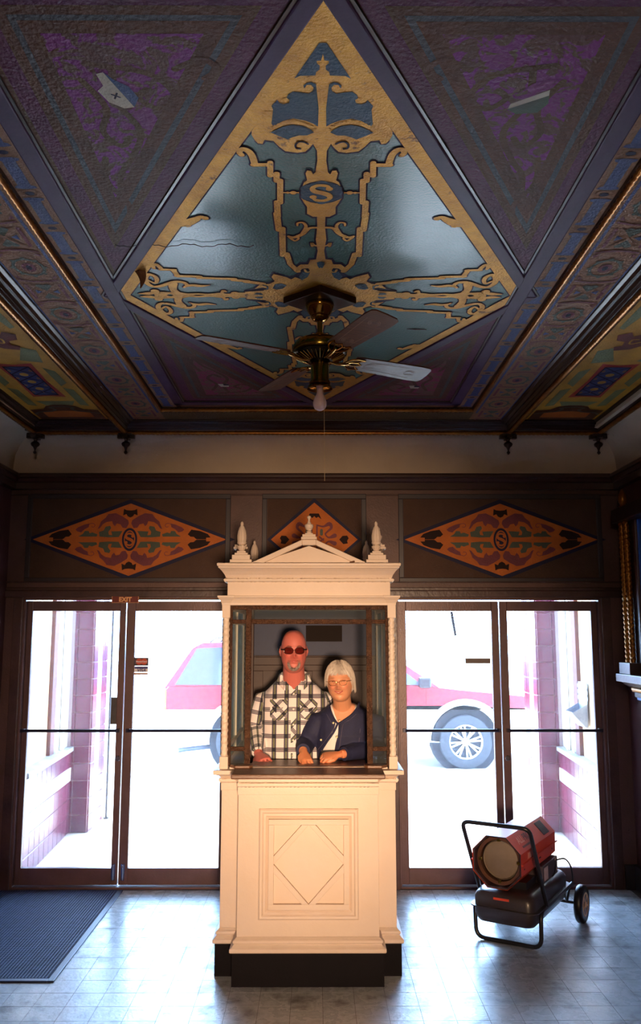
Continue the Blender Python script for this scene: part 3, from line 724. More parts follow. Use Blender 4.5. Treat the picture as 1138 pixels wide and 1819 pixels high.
for n, x0, x1, g0, g1, lab in doorspec:
    r = empty('door_%d' % n, ((x0 + x1)/2, DY0, 0)); struct(r, lab, 'door'); cx = (x0 + x1)/2; doors[n] = r
    r0 = lambda a: a - cx
    Yl = 0; Yh = DY1 - DY0
    for a, b in ((x0, g0), (g1, x1)):
        MB().box(r0(a), r0(b), Yl, Yh, .018, 2.059).build('stile', M['frame'], r, bevel=.004)
    MB().box(r0(g0), r0(g1), Yl, Yh, .018, .133).build('bottom_rail', M['frame'], r, bevel=.003)
    MB().box(r0(g0), r0(g1), Yl, Yh, 1.985, 2.059).build('top_rail', M['frame'], r, bevel=.003)
    MB().box(r0(g0 - .004), r0(g1 + .004), Yh/2 - .003, Yh/2 + .003, .13, 1.988).build('pane', M['doorglass'], r)
    b = MB()
    b.tube([(r0(g0 - .02), -.05, 1.108), (r0(g1 + .02), -.05, 1.108)], (.013, .011), 10)
    b.box(r0(g0 - .035), r0(g0 - .008), -.052, 0, 1.096, 1.12); b.box(r0(g1 + .008), r0(g1 + .035), -.052, 0, 1.096, 1.12)
    b.build('push_bar', M['bluebar'], r, smooth=40)
for n, x in ((1, -1.468), (4, 1.408)):
    l = MB(); l.M = Matrix.Translation((x - doors[n].location.x, -.001, .905)) @ Matrix.Rotation(PI/2, 4, 'X'); l.lathe([(.020,-.01),(.020,.004),(.016,.007),(.010,.007),(.0095,.004),(.001,.004)], 18)
    l.build('lock_cylinder', M['chrome'], doors[n], smooth=30)
for n, x in ((1, -1.474), (2, -1.405)):
    b = MB(); xx = x - doors[n].location.x
    b.box(xx - .013, xx + .013, -.006, 0, .05, .165); b.tube([(xx, -.012, .055), (xx, -.012, .16)], .006, 8); b.tube([(xx, -.012, .145), (xx, -.03, .15)], .004, 6)
    b.build('flush_bolt', M['chrome'], doors[n], smooth=40)
# frames round each pair
fr = MB()
for a, b in (OPL, OPR):
    fr.box(a, a + .012, DW, DW + .16, 0, ZH); fr.box(b - .012, b, DW, DW + .16, 0, ZH)
    fr.box(a, b, DW, DW + .03, 2.0655, ZH + .0); fr.box(a, b, DW + .0, DW + .14, 0, .014)
struct(fr.build('trim_5', M['frame'], bevel=.002), 'bronze door frames and thresholds round the glass door pairs', 'frame')
# small things on the doors
paper = mat('sticker_print', srgb(60,52,70), .5)
st = empty('card_sticker', (-1.372 + .052, DY0 + .018, 1.575)); tag(st, 'square payment card sticker on the door glass left of the booth', 'sticker')
MB().box(-.052, .052, -.0012, 0, .0, .062).build('orange_label', paper, st)
M['stk_o'] = mat('sticker_orange', srgb(200,84,40), .5, col2=srgb(180,50,40), nscale=60); M['stk_w'] = mat('sticker_white', srgb(222,220,224), .5); M['stk_b'] = mat('sticker_blue', srgb(50,50,120), .5); M['stk_y'] = mat('sticker_ochre', srgb(190,120,40), .5, col2=srgb(150,90,60), nscale=90)
q = MB()
for x in (-.018, .020): q.add([(x + .024*math.cos(2*PI*k/20), -.0018 - .0003*(x > 0), .032 + .024*math.sin(2*PI*k/20)) for k in range(20)], [tuple(range(20))])
q.build('sticker_discs', M['stk_o'], st)
MB().box(-.052, .052, -.0012, 0, -.046, -.002).build('white_label', M['stk_w'], st)
MB().box(-.050, .050, -.0018, 0, -.020, -.006).build('blue_stripe', M['stk_b'], st)
MB().box(-.052, .052, -.0012, 0, -.064, -.05).build('ochre_strip', M['stk_y'], st)
def text(name, body, size, m, parent, loc, rot=(PI/2, 0, 0), extrude=.0006, align='CENTER', shear=0, bold=0):
    c = bpy.data.curves.new(name, 'FONT'); c.body = body; c.size = size; c.extrude = extrude; c.align_x = align; c.align_y = 'CENTER'; c.shear = shear; c.offset = bold
    tmp = bpy.data.objects.new('tmp', c); C.objects.link(tmp); bpy.context.view_layer.update()
    me = bpy.data.meshes.new_from_object(tmp.evaluated_get(bpy.context.evaluated_depsgraph_get())); me.materials.clear(); me.materials.append(m)
    bpy.data.objects.remove(tmp); o = bpy.data.objects.new(name, me); C.objects.link(o); o.parent = parent; o.location = loc; o.rotation_euler = rot
    return o
text('lettering', 'VISA', .034, M['stk_b'], st, (0, -.002, -.033), shear=.3, bold=.001)
text('lettering', 'MasterCard', .017, M['stk_w'], st, (0, -.0026, .032), bold=.0004)
ex = empty('exit_sign', (-1.435, DW - .031, 2.045)); tag(ex, 'small dark red exit sign above the left pair of doors', 'sign')
MB().box(-.098, .098, -.006, .0, 0, .046).build('sign_plate', mat('exit_sign_plate', srgb(112,34,30), .5), ex)
e2 = MB().box(-.1, -.097, -.0075, .0, 0, .046).box(.097, .1, -.0075, .0, 0, .046).box(-.1, .1, -.0075, 0, -.002, .0)
exl = mat('exit_sign_letters', srgb(238,176,120), .5); e2.build('sign_edge', exl, ex)
text('lettering', 'EXIT', .046, exl, ex, (0, -.008, .022), bold=.0022)
tag(MB().box(-1.535, -1.478, DY0 + .004, DY0 + .010, 1.15, 1.345).build('door_plate', mat('grey_plate', srgb(74,72,74), .5, col2=srgb(58,56,64), nscale=30), bevel=.001), 'grey rectangular plate on the glass edge of the leftmost door', 'plate')
tag(MB().box(1.115, 1.305, DY0 + .012, DY0 + .018, 1.593, 1.632).build('sign_strip', mat('grey_brown_strip', srgb(110,98,92), .6), bevel=.001), 'narrow grey strip sign on the glass right of the booth', 'sign')
dc = MB().tube([(1.035, 6.50, 1.985), (1.042, 6.50, 1.93), (1.062, 6.50, 1.80)], [.010, .012, .010], 8)
tag(dc.build('hanging_cord', M['skirt'], smooth=40), 'dark strip hanging at the top of the glass right of the booth', 'cord')
# a white scuffed smears on the glass
# ================================================================== VESTIBULE AND STREET
M['pave'] = mat('entrance_paving', srgb(206,200,188), .75, col2=srgb(176,168,158), nscale=30, bump=.2, bscale=120)
M['street'] = mat('sunlit_street', srgb(206,204,200), .8, col2=srgb(184,182,178), nscale=2, bump=.2, bscale=60)
struct(MB().box(-7, 7, DW + .05, 10.2, -.3, -.001).build('floor_2', M['pave']), 'pale speckled paving of the entrance recess outside the doors', 'floor')
struct(MB().box(-60, 60, 10.2, 90, -.4, -.15).build('road', M['street']), 'sunlit white road beyond the entrance', 'road')
struct(MB().box(-4.5, 4.5, DW + .16, 8.95, 4.6, 4.8).build('sun_block_soffit', M['cove']), 'added unseen soffit over the entrance recess, blocking sun from the lobby', 'ceiling')  # added soffit, out of view, stops hard sun patches on the lobby floor
M['mtile'] = mat('maroon_glazed_tile', srgb(104,26,52), .22, col2=srgb(80,22,50), nscale=2.5, nmix=.6, stains=(srgb(214,200,206), 5, .70))
M['wtile'] = mat('white_glazed_tile', srgb(226,222,214), .25, col2=srgb(206,200,196), nscale=6)
M['tgrout'] = mat('tile_grout', srgb(196,176,176), .8)
M['board'] = mat('sun_faded_board', srgb(236,222,200), .8, col2=srgb(226,176,110), nscale=1.3, nmix=.5)
M['rust'] = mat('rust_brown_wood', srgb(110,56,40), .6, col2=srgb(84,44,40), nscale=9)
M['sill'] = mat('weathered_sill', srgb(160,160,160), .7, col2=srgb(96,96,102), nscale=9)
M['wframe'] = mat('white_window_frame', srgb(226,224,216), .5)
def tile_wall(parent, p0, p1, rows, cw, inward, off=.012, widths=None):
    """rows: list of (z0, z1, material). Tiles set proud of the wall from p0 to p1 facing 'inward'"""
    p0 = Vector((*p0, 0)); p1 = Vector((*p1, 0)); t = (p1 - p0).normalized(); L = (p1 - p0).length
    nrm = Vector((-t.y, t.x, 0));
    if nrm.dot(Vector((*inward, 0))) < 0: nrm = -nrm
    ang = math.atan2(t.y, t.x)
    n = max(1, round(L / cw)); ww = widths or [L / n] * n
    meshes = {}
    for z0, z1, mm in rows:
        u = 0
        for w_ in ww:
            key = (round(w_, 4), round(z1 - z0, 4), mm.name)
            if key not in meshes:
                b = MB(); g = .0025; h = z1 - z0; k = .003
                sgn = 1
                yy = off if (Matrix.Rotation(ang, 3, 'Z') @ Vector((0,1,0))).dot(nrm) > 0 else -off
                ys = sorted((0, yy * .6))
                b.add([(g, 0, g), (w_-g, 0, g), (w_-g, 0, h-g), (g, 0, h-g), (g, yy*.7, g), (w_-g, yy*.7, g), (w_-g, yy*.7, h-g), (g, yy*.7, h-g), (g+k, yy, g+k), (w_-g-k, yy, g+k), (w_-g-k, yy, h-g-k), (g+k, yy, h-g-k)],
                      [(0,1,5,4),(1,2,6,5),(2,3,7,6),(3,0,4,7),(4,5,9,8),(5,6,10,9),(6,7,11,10),(7,4,8,11),(8,9,10,11)])
                o = b.build('tile', mm, parent); meshes[key] = o.data
            else:
                o = bpy.data.objects.new('tile', meshes[key]); C.objects.link(o); o.parent = parent
            pos = p0 + t * u; o.location = (pos.x, pos.y, z0); o.rotation_euler = (0, 0, ang + random.uniform(-.004, .004))
            u += w_
for key in ('mtile', 'wtile'):
    nt = M[key].node_tree; g = nt.nodes.new('ShaderNodeNewGeometry')
    for l in list(nt.links):
        if l.from_node.type == 'TEX_COORD': ts = l.to_socket; nt.links.remove(l); nt.links.new(g.outputs['Position'], ts)
rows = [(0,.155,M['mtile']),(.155,.31,M['mtile']),(.31,.465,M['mtile']),(.465,.59,M['wtile']),(.59,.735,M['mtile'])]
prow = [(z*.155, z*.155 + .155, M['mtile']) for z in range(17)]
for s, side in ((-1, 'left'), (1, 'right')):
    xo = 0.0 if s < 0 else -.03
    A, B = (s*2.19 + xo, 6.52), (s*2.30 + xo, 8.08)
    base = MB().prism([A, B, (s*2.7, 8.08), (s*2.7, 6.52)], fXY, 0, .735)
    bo = struct(base.build('wall_outside_' + side, M['tgrout']), 'low maroon tiled wall with a white tile band, %s of the entrance' % side, 'wall')
    tile_wall(bo, A, B, rows, .155, (-s, 0))
    MB().prism([(A[0] - s*.03, A[1]), (B[0] - s*.03, B[1]), (s*2.7, 8.08), (s*2.7, 6.52)], fXY, .735, .775).build('sill', M['sill'], bo, bevel=.006)
    # display window above the sill
    dw = MB().prism([(s*2.26 + xo, 6.52), (s*2.335 + xo, 7.48), (s*2.7, 7.48), (s*2.7, 6.52)], fXY, .775, 4.6)
    d_ = struct(dw.build('window_%d' % (1 if s < 0 else 2), M['board']), 'boarded display window, cream and orange, above the %s tiled wall' % side, 'window')
    MB().prism([(s*2.30 + xo, 7.45), (s*2.30 + xo, 7.56), (s*2.5, 7.56), (s*2.5, 7.45)], fXY, .775, 4.6).build('window_post', M['rust'], d_, bevel=.003)
    MB().prism([(s*2.325 + xo, 7.56), (s*2.335 + xo, 8.08), (s*2.6, 8.08), (s*2.6, 7.56)], fXY, .775, 4.6).build('window_frame', M['wframe'], d_)
    MB().box(*sorted((s*2.30 + xo, s*2.325 + xo)), 7.62, 7.66, .775, 4.6).build('window_frame', M['wframe'], d_, bevel=.003)
    MB().box(*sorted((s*2.30 + xo, s*2.325 + xo)), 7.80, 7.86, .775, 4.6).build('window_frame', M['wframe'], d_, bevel=.003)
    # tiled pier
    x0, x1 = sorted((s*2.31 + xo, s*2.13 + xo))
    pr = MB().box(x0, x1, 8.10, 8.62, 0, 4.6).box(*sorted((s*2.31 + xo, s*4.5)), 8.10, 8.62, 0, 4.6)
    po = struct(pr.build('wall_pier_' + side, M['tgrout']), 'maroon tiled pier at the %s corner of the entrance recess' % side, 'wall')
    ww = [.035, .145] if s < 0 else [.145, .035]
    tile_wall(po, (x0, 8.10), (x1, 8.10), prow, .15, (0, -1), widths=ww)
    xi = s*2.13 + xo
    prow2 = [(a, b, M['wtile'] if z < 17 and False else M['mtile']) for z, (a, b, _) in enumerate(prow)]
    tile_wall(po, (xi, 8.10), (xi, 8.62), prow, .16, (-s, 0), widths=[.16, .0001 + .0, .16, .2] if False else [.15])
    tile_wall(po, (xi, 8.25), (xi, 8.62), [(a, b, M['wtile']) for a, b, _ in prow], .12, (-s, 0), widths=[.15])
    tile_wall(po, (xi, 8.40), (xi, 8.62), prow, .12, (-s, 0), widths=[.11, .11])
pp = MB().tube([(-2.10, 8.70, 0), (-2.10, 8.70, 4.6)], .012, 8).tube([(-2.10, 8.70, 0), (-2.10, 8.70, .02)], .03, 8).build('thin_upright', M['skirt'], smooth=40)  # slim dark tube drawn for the dark line at the pier's edge
tag(pp, 'thin dark pipe standing at the outer edge of the left tiled pier', 'upright')
# brochure holder on the right display window
h0 = empty('brochure_box', (2.262, 7.28, 1.04)); tag(h0, 'empty grey metal box with scalloped back plate on the right display window', 'box')
M['galv'] = mat('galvanised_sheet', srgb(150,160,176), .45, metal=.5, col2=srgb(110,116,134), nscale=14)
k = MB()
k.box(-.002, 0, -.115, .115, .0, .37)
for yy in (-.115, .115):
    for i in range(3): 
        zc_ = .235 + i*.05
        k.prism([(yy + .022*math.cos(t)*(1 if yy > 0 else -1), zc_ + .022*math.sin(t)) for t in [-PI/2 + PI*j/8 for j in range(9)]], fYZ, -.002, 0)
k.build('back_plate', M['galv'], h0)
k = MB()
for yy in (-.115, .115):
    k.prism([(0, .19), (-.13, .12), (-.02, 0), (0, 0)], fXZ, yy - .002, yy + .002)
k.prism([(-.13, .12), (-.127, .125), (-.017, .004), (-.02, 0)], fXZ, -.115, .115)
k.build('bin', M['galv'], h0)

# ------------------------------------------------------------------ red SUV across the pavement
def suv():
    r = empty('suv', (0.65, 13.75, -.15)); tag(r, 'red estate car with white lower body parked at the kerb outside', 'car')
    red = mat('red_car_paint', srgb(156,16,34), .3, coat=.2, col2=srgb(140,14,32), nscale=2); white = mat('pale_car_cladding', srgb(226,222,214), .45)
    tyre = mat('tyre_rubber', srgb(46,48,54), .8, bump=.2, bscale=90); glass = mat('car_glass', srgb(52,58,84), .06, coat=.3); alloy = mat('alloy_wheel', srgb(220,220,222), .3, metal=.4); dk = mat('wheel_well', srgb(34,34,40), .9)
    # profile in x,z (front at +x). side plane at y=-1.0 .. +1.0
    xr, xf = -1.76, 1.56      # wheel centres
    def arch(cx, R, z0, n=14): return [(cx + R*math.cos(t), .40 + R*math.sin(t)) for t in [PI - PI*i/n for i in range(n+1)]]
    low = [(-3.0,.42),(-3.06,.55),(-3.05,.86),(2.98,.86),(3.02,.62),(2.95,.42),(2.32,.40)] + arch(xf,.52,0)[::-1] + [(1.2,.38),(-1.3,.38)] + arch(xr,.52,0)[::-1] + [(-2.5,.42)]
    up = [(-3.05,.64),(-3.04,.95),(-2.98,1.12),(-2.9,1.20),(1.05,1.20),(1.5,1.15),(2.45,1.06),(2.76,.99),(2.94,.88),(2.98,.64),(2.45,.64)] + [(xf + .60*math.cos(t), .40 + .60*math.sin(t)) for t in [.42 + (PI-.84)*i/12 for i in range(13)]] + [(1.0,.64),(-1.2,.64)] + [(xr + .60*math.cos(t), .40 + .60*math.sin(t)) for t in [.42 + (PI-.84)*i/12 for i in range(13)]] + [(-2.6,.64)]
    def slab(prof, y0, y1, tuck=.06):
        mb = MB(); n = len(prof); cx = sum(p[0] for p in prof)/n; cz = .8
        rings = []
        for y, sc_ in ((y0, .985), (y0 + .04, 1.0), (y1 - .04, 1.0), (y1, .985)):
            rings.append([(cx + (p[0]-cx)*sc_, y, cz + (p[1]-cz)*sc_) for p in prof])
        return mb.loft(rings)
    body = slab(up, -.97, .97).build('body', red, r, smooth=30)
    slab(low, -.985, .985).build('lower_body', white, r, smooth=30)
    gh = [(-2.93,1.18),(-2.55,1.76),(-2.4,1.84),(-.9,1.87),(.1,1.82),(.35,1.74),(1.18,1.18)]
    mb = MB(); rings = []
    for y, k_ in ((-.78, 1), (-.95, 0), (.95, 0), (.78, 1)):
        pass
    rings = [[(x, -.95 + .18*max(0, (z-1.28)/.63), z) for x, z in gh], [(x, .95 - .18*max(0, (z-1.28)/.63), z) for x, z in gh]]
    mb.loft(rings).build('cabin', red, r, smooth=30)
    def win(pts, name='window_pane'):
        b = MB(); n = len(pts)
        fr_ = lambda x, z, e: (x, -.95 + .18*max(0, (z-1.28)/.63) - e, z)
        b.add([fr_(x, z, .012) for x, z in pts] + [fr_(x, z, -.01) for x, z in pts], [tuple(range(n)), tuple(range(n, 2*n))[::-1]] + [(i, (i+1) % n, (i+1) % n + n, i + n) for i in range(n)])
        return b.build(name, glass, r)
    win([(-2.78,1.22),(-2.48,1.76),(-1.50,1.80),(-1.50,1.22)]); win([(-1.42,1.22),(-1.42,1.80),(-.55,1.82),(-.55,1.22)]); win([(-.47,1.22),(-.47,1.82),(.10,1.78),(.30,1.70),(.92,1.22)])
    for cx in (xr, xf):
        a = MB(); pts = [(cx + .57*math.cos(t), -.99, .40 + .57*math.sin(t)) for t in [PI*i/20 for i in range(21)]]
        a.tube(pts, (.05, .045), 8).build('wheel_arch_flare', white, r, smooth=50)
        MB().prism([(cx + .5*math.cos(2*PI*i/24), .40 + .5*math.sin(2*PI*i/24)) for i in range(24)], fXZ, -.90, -.5).build('wheel_well', dk, r)
        for sy in (-1, 1):
            ww_ = MB(); ww_.M = Matrix.Translation((cx, sy*.86, .39)) @ Matrix.Rotation(PI/2, 4, 'X')
            ww_.lathe([(.24,-.12),(.34,-.13),(.38,-.11),(.392,-.08),(.392,.08),(.38,.11),(.34,.13),(.25,.12),(.24,.06)], 36)
            wo = ww_.build('wheel', tyre, r, smooth=40)
            hb = MB(); hb.M = ww_.M
            hb.lathe([(.25,-.10),(.262,-.10),(.262,.11),(.245,.125),(.232,.11),(.232,-.05),(.05,-.05),(.05,-.06),(.2,-.1)], 32)
            for j in range(8):
                t = 2*PI*j/8 + .2
                for d in (-.07, .07):
                    c_, s_ = math.cos(t + d*.5), math.sin(t + d*.5); c2, s2 = math.cos(t + d*1.9), math.sin(t + d*1.9)
                    hb.tube([(.05*c_, .05*s_, .085 if sy < 0 else -.085), (.24*c2, .24*s2, .10 if sy < 0 else -.1)], (.014, .012), 6)
            hb.lathe([(.001,.10),(.05,.10),(.06,.085),(.06,-.085),(.05,-.10),(.001,-.1)], 20)
            hb.build('rim', alloy, wo, smooth=40)
    tl_ = mat('tail_lamp', srgb(236,120,60), .2)
    MB().box(-3.07, -2.90, -.99, -.90, .82, 1.16).build('tail_lamp', tl_, r, bevel=.02)
    MB().box(2.66, 2.96, -.98, -.86, .76, .94).build('head_lamp', mat('head_lamp', srgb(230,228,222), .15), r, bevel=.02)
    rr = MB()
    for y in (-.70, .70): rr.tube([(-2.3, y, 1.85), (-2.2, y, 1.925), (-.2, y, 1.925), (-.1, y, 1.85)], .02, 8)
    for x in (-1.9, -1.2, -.6): rr.tube([(x, -.70, 1.925), (x, .70, 1.925)], .016, 8)
    rr.build('roof_rack', mat('roof_rack_metal', srgb(96,100,110), .4, metal=.5), r, smooth=40)
    MB().tube([(-2.2, -.7, .30), (-2.62, -.84, .27), (-2.72, -.9, .26)], .035, 12).build('exhaust_pipe', mat('exhaust', srgb(90,96,110), .4, metal=.7), r, smooth=40)
    MB().box(.86, 1.04, -1.16, -.96, 1.18, 1.34).build('wing_mirror', M['skirt'], r, bevel=.03)
    MB().prism([(-2.95,.46),(-3.12,.5),(-3.12,.70),(-2.95,.72)], fXZ, -.95, .95).build('rear_bumper', white, r, bevel=.03)
    MB().prism([(2.9,.42),(3.10,.46),(3.10,.68),(2.9,.72)], fXZ, -.95, .95).build('front_bumper', white, r, bevel=.03)
    for x in (-1.46, -.51, .98): 
        MB().box(x - .004, x + .004, -.974, -.97, .66, 1.18).build('door_seam', dk, r)
    for x in (-1.0, .1): MB().box(x - .08, x + .08, -.99, -.965, 1.06, 1.09).build('door_handle', red, r, bevel=.005)
    return r
suv()
# ================================================================== TICKET BOOTH
XB = -.047
YW, YF, YR = 4.81, 4.67, 5.91          # wing plane, projecting front, rear
M['booth'] = mat('booth_cream_paint', srgb(230,212,196), .5, col2=srgb(214,192,172), nscale=2.5, nmix=.8, bump=.08, bscale=60, stains=(srgb(150,108,70), 26, .755))
M['crope'] = mat('cream_rope_paint', srgb(226,208,190), .5)
M['bskirt'] = mat('booth_black_skirt', srgb(20,15,20), .7, col2=srgb(14,11,16), nscale=7, bump=.15, bscale=60, spec=.15)
M['counter'] = mat('worn_brown_counter', srgb(120,84,60), .32, col2=srgb(92,62,46), nscale=5, bump=.15, bscale=80, stretch=(1,6,6))
M['sashgold'] = mat('brown_gold_sash', srgb(92,60,36), .26, metal=.55, col2=srgb(60,38,28), nscale=30, nmix=.4, bump=.8, bscale=140)
M['bback'] = mat('booth_back_brown', srgb(70,52,46), .6, col2=srgb(54,40,38), nscale=4)
M['bblue'] = mat('booth_back_blue', srgb(42,52,84), .6, col2=srgb(32,40,68), nscale=4)
B = empty('ticket_booth', (XB, YW, 0)); tag(B, 'cream panelled ticket booth with a pediment, in which two people stand', 'ticket booth')
LW = lambda y: y - YW
def boothbox(name, x0, x1, y0, y1, z0, z1, m, bev=.003): return MB().box(x0, x1, LW(y0), LW(y1), z0, z1).build(name, m, B, bevel=bev)
# ring mouldings that follow the plan (front bay breaks forward)
def plan(e, wing=.48, bay=.375, back=None):
    back = YR - YW if back is None else back
    f = YF - YW
    return [(-bay - e, f - e), (bay + e, f - e), (bay + e, -e), (wing + e, -e), (wing + e, back + e), (-wing - e, back + e), (-wing - e, -e), (-bay - e, -e)]
def skirtring(levels, name, m, planf=plan, **kw):
    rings = [[(x, y, z) for x, y in planf(e, **kw)] for e, z in levels] + [[(x, y, z) for x, y in planf(-.022, **kw)] for e, z in (levels[-1], levels[0])]
    return MB().loft(rings, loop=True).build(name, m, B, bevel=.002)
skirtring([(.022, 0), (.022, .166)], 'black_skirt', M['bskirt'])
skirtring([(.030, .166), (.034, .172), (.034, .186), (.022, .196), (.012, .206), (.018, .212), (.018, .224), (.006, .232), (0, .238)], 'base_moulding', M['booth'])
skirtring([(0, .238), (0, 1.0)], 'body', M['booth'])
skirtring([(.004, .955), (.004, .995), (.002, 1.02), (.012, 1.03), (.026, 1.042), (.034, 1.046)], 'cap_moulding', M['booth'])
# wing ledge
def plan2(e): return [(-.48 - e, -e), (.48 + e, -e), (.48 + e, YR - YW + e), (-.48 - e, YR - YW + e)]
MB().loft([[(x, y, z) for x, y in plan2(e)] for e, z in [(.02, 1.036), (.045, 1.044), (.045, 1.066), (.03, 1.068), (-.03, 1.068), (-.03, 1.036)]], loop=True).build('ledge', M['booth'], B, bevel=.002)
# ropes under the cap
f = YF - YW
for p0, p1 in (((-.379, f - .006, 1.008), (.379, f - .006, 1.008)), ((-.484, -.006, 1.008), (-.385, -.006, 1.008)), ((.385, -.006, 1.008), (.484, -.006, 1.008)), ((-.486, 0, 1.008), (-.486, 1.1, 1.008)), ((.486, 0, 1.008), (.486, 1.1, 1.008))):
    rope(MB(), p0, p1, .015, pitch=.022, strands=4).build('rope_trim', M['crope'], B, smooth=60)
# front panel: raised frame, lozenge and four triangles
fp = f - .0005
def rectring(mb, x0, x1, z0, z1, prof):     # prof: (inset, proud)
    rings = []
    for a, d in prof: rings.append([(x0 + a, fp - d, z0 + a), (x1 - a, fp - d, z0 + a), (x1 - a, fp - d, z1 - a), (x0 + a, fp - d, z1 - a)])
    return mb.loft(rings, caps=False)
PX0, PX1, PZ0, PZ1 = -.262, .268, .325, .885
rectring(MB(), PX0, PX1, PZ0, PZ1, [(0, -.001), (0, .012), (.008, .018), (.018, .016), (.026, .008), (.036, .010), (.044, .004), (.05, -.001)]).build('panel_moulding', M['booth'], B, smooth=30)
ix0, ix1, iz0, iz1 = PX0 + .052, PX1 - .052, PZ0 + .052, PZ1 - .052
pn = MB().box(ix0, ix1, fp - .012, fp, iz0, iz1)
pcx, pcz = (ix0 + ix1)/2, (iz0 + iz1)/2; hw_, hz_ = (ix1 - ix0)/2 - .028, (iz1 - iz0)/2 - .028
# build panel as frame pieces so that lozenge and triangles are really recessed
pm_ = MB()
def pr(poly, d0, d1): pm_.prism(poly, lambda a, b, c: (a, c, b), fp - d0, fp - d1)
W2 = .024
pr([(ix0,iz0),(ix1,iz0),(ix1,iz0+.028),(ix0,iz0+.028)], 0, .024); pr([(ix0,iz1-.028),(ix1,iz1-.028),(ix1,iz1),(ix0,iz1)], 0, .024)
pr([(ix0,iz0+.028),(ix0+.028,iz0+.028),(ix0+.028,iz1-.028),(ix0,iz1-.028)], 0, .024); pr([(ix1-.028,iz0+.028),(ix1,iz0+.028),(ix1,iz1-.028),(ix1-.028,iz1-.028)], 0, .024)
for sx in (-1, 1):
    for sz in (-1, 1):
        pr([(pcx, pcz + sz*hz_), (pcx + sx*hw_, pcz), (pcx + sx*hw_, pcz + sz*.042), (pcx + sx*.036, pcz + sz*hz_)], 0, .024)
pm_.build('lozenge_frame', M['booth'], B, bevel=.0015)
# upper stage: corner posts with twisted columns
for sx in (-1, 1):
    boothbox('column_base', sx*.472 - .024, sx*.472 + .024, YW + .0, YW + .05, 1.066, 1.135, M['booth'])
    boothbox('column_capital', sx*.472 - .024, sx*.472 + .024, YW + .0, YW + .05, 1.90, 1.975, M['booth'])
    rope(MB(), (sx*.472, .025, 1.135), (sx*.472, .025, 1.90), .021, pitch=.035, strands=4, step=.006, depth=.22).build('twisted_column', M['crope'], B, smooth=60)
    boothbox('column_base', sx*.472 - .024, sx*.472 + .024, YR - .05, YR, 1.066, 1.135, M['booth'])
    boothbox('column_capital', sx*.472 - .024, sx*.472 + .024, YR - .05, YR, 1.90, 1.975, M['booth'])
    rope(MB(), (sx*.472, YR - YW - .025, 1.135), (sx*.472, YR - YW - .025, 1.90), .021, pitch=.035, strands=4, step=.008, depth=.22).build('twisted_column', M['crope'], B, smooth=60)
boothbox('sill_strip', -.44, .44, YW + .005, YW + .06, 1.066, 1.078, M['booth'])
# sash bars of the front, mitred into glass
SY0, SY1 = YW + .028, YW + .052
def bar(x0, x1, z0, z1):
    dd = .0015 if x1 - x0 > z1 - z0 else 0
    return boothbox('sash_bar', x0, x1, SY0 + dd, SY1 - dd, z0, z1, M['sashgold'], .002)
for sx in (-1, 1):
    bar(*sorted((sx*.437, sx*.462)), 1.078, 1.972); bar(*sorted((sx*.328, sx*.360)), 1.078, 1.972)
    bar(*sorted((sx*.36, sx*.437)), 1.078, 1.092); bar(*sorted((sx*.36, sx*.437)), 1.160, 1.184); bar(*sorted((sx*.36, sx*.437)), 1.868, 1.892)
bar(-.437, .437, 1.948, 1.972); bar(-.328, .328, 1.866, 1.894)
def pane(x0, x1, z0, z1): return MB().box(x0, x1, LW(YW + .038), LW(YW + .041), z0, z1).build('pane', M['boothglass'], B)
for sx in (-1, 1):
    for a, b in ((1.092, 1.160), (1.184, 1.868), (1.892, 1.948)): pane(*sorted((sx*.36, sx*.437)), a, b)
pane(-.328, .328, 1.894, 1.948)
# side walls: sash with panes
for sx in (-1, 1):
    X0, X1 = sorted((sx*.452, sx*.474))
    def sbar(y0, y1, z0, z1, m=M['booth']): MB().box(X0, X1, y0, y1, z0, z1).build('side_sash_bar', m, B, bevel=.002)
    sbar(.06, .11, 1.066, 1.975); sbar(1.0, 1.045, 1.066, 1.975)
    for a, b in ((1.066, 1.105), (1.165, 1.190), (1.868, 1.892), (1.945, 1.975)): sbar(.11, 1.0, a, b)
    sbar(.53, .555, 1.066, 1.975)
    for y0, y1 in ((.11, .53), (.555, 1.0)):
        for a, b in ((1.105, 1.165), (1.190, 1.868), (1.892, 1.945)):
            MB().box((X0 + X1)/2 - .0015, (X0 + X1)/2 + .0015, y0, y1, a, b).build('side_pane', M['sideglass'], B)
# back of the booth
bk = YR - YW - .03
MB().box(-.45, .45, bk, bk + .02, 1.0, 1.60).build('back_panel', M['bback'], B); MB().box(-.45, .45, bk, bk + .02, 1.60, 2.0).build('back_board', M['bblue'], B)
q = MB().box(-.45, .45, bk - .02, bk, 1.60, 1.655).box(-.45, .45, bk - .012, bk, 1.56, 1.60).box(-.45, .45, bk - .02, bk, 1.655, 1.665)
for x in (-.36, -.02, .32): q.box(x - .035, x + .035, bk - .012, bk, 1.05, 1.56)
q.build('back_framing', M['bback'], B, bevel=.003)
q = MB().box(-.03, .22, bk - .015, bk, 1.76, 1.87).box(-.0, .19, bk - .018, bk - .013, 1.785, 1.845)
for i in range(5): q.box(0, .19, bk - .024, bk - .012, 1.788 + i*.012, 1.793 + i*.012)
q.build('vent_grille', mat('dull_brown_vent', srgb(40,34,32), .9, spec=.1), B)
MB().box(-.40, -.355, bk - .5, bk - .46, 1.0, 2.0).build('inner_post', M['bback'], B, bevel=.004)
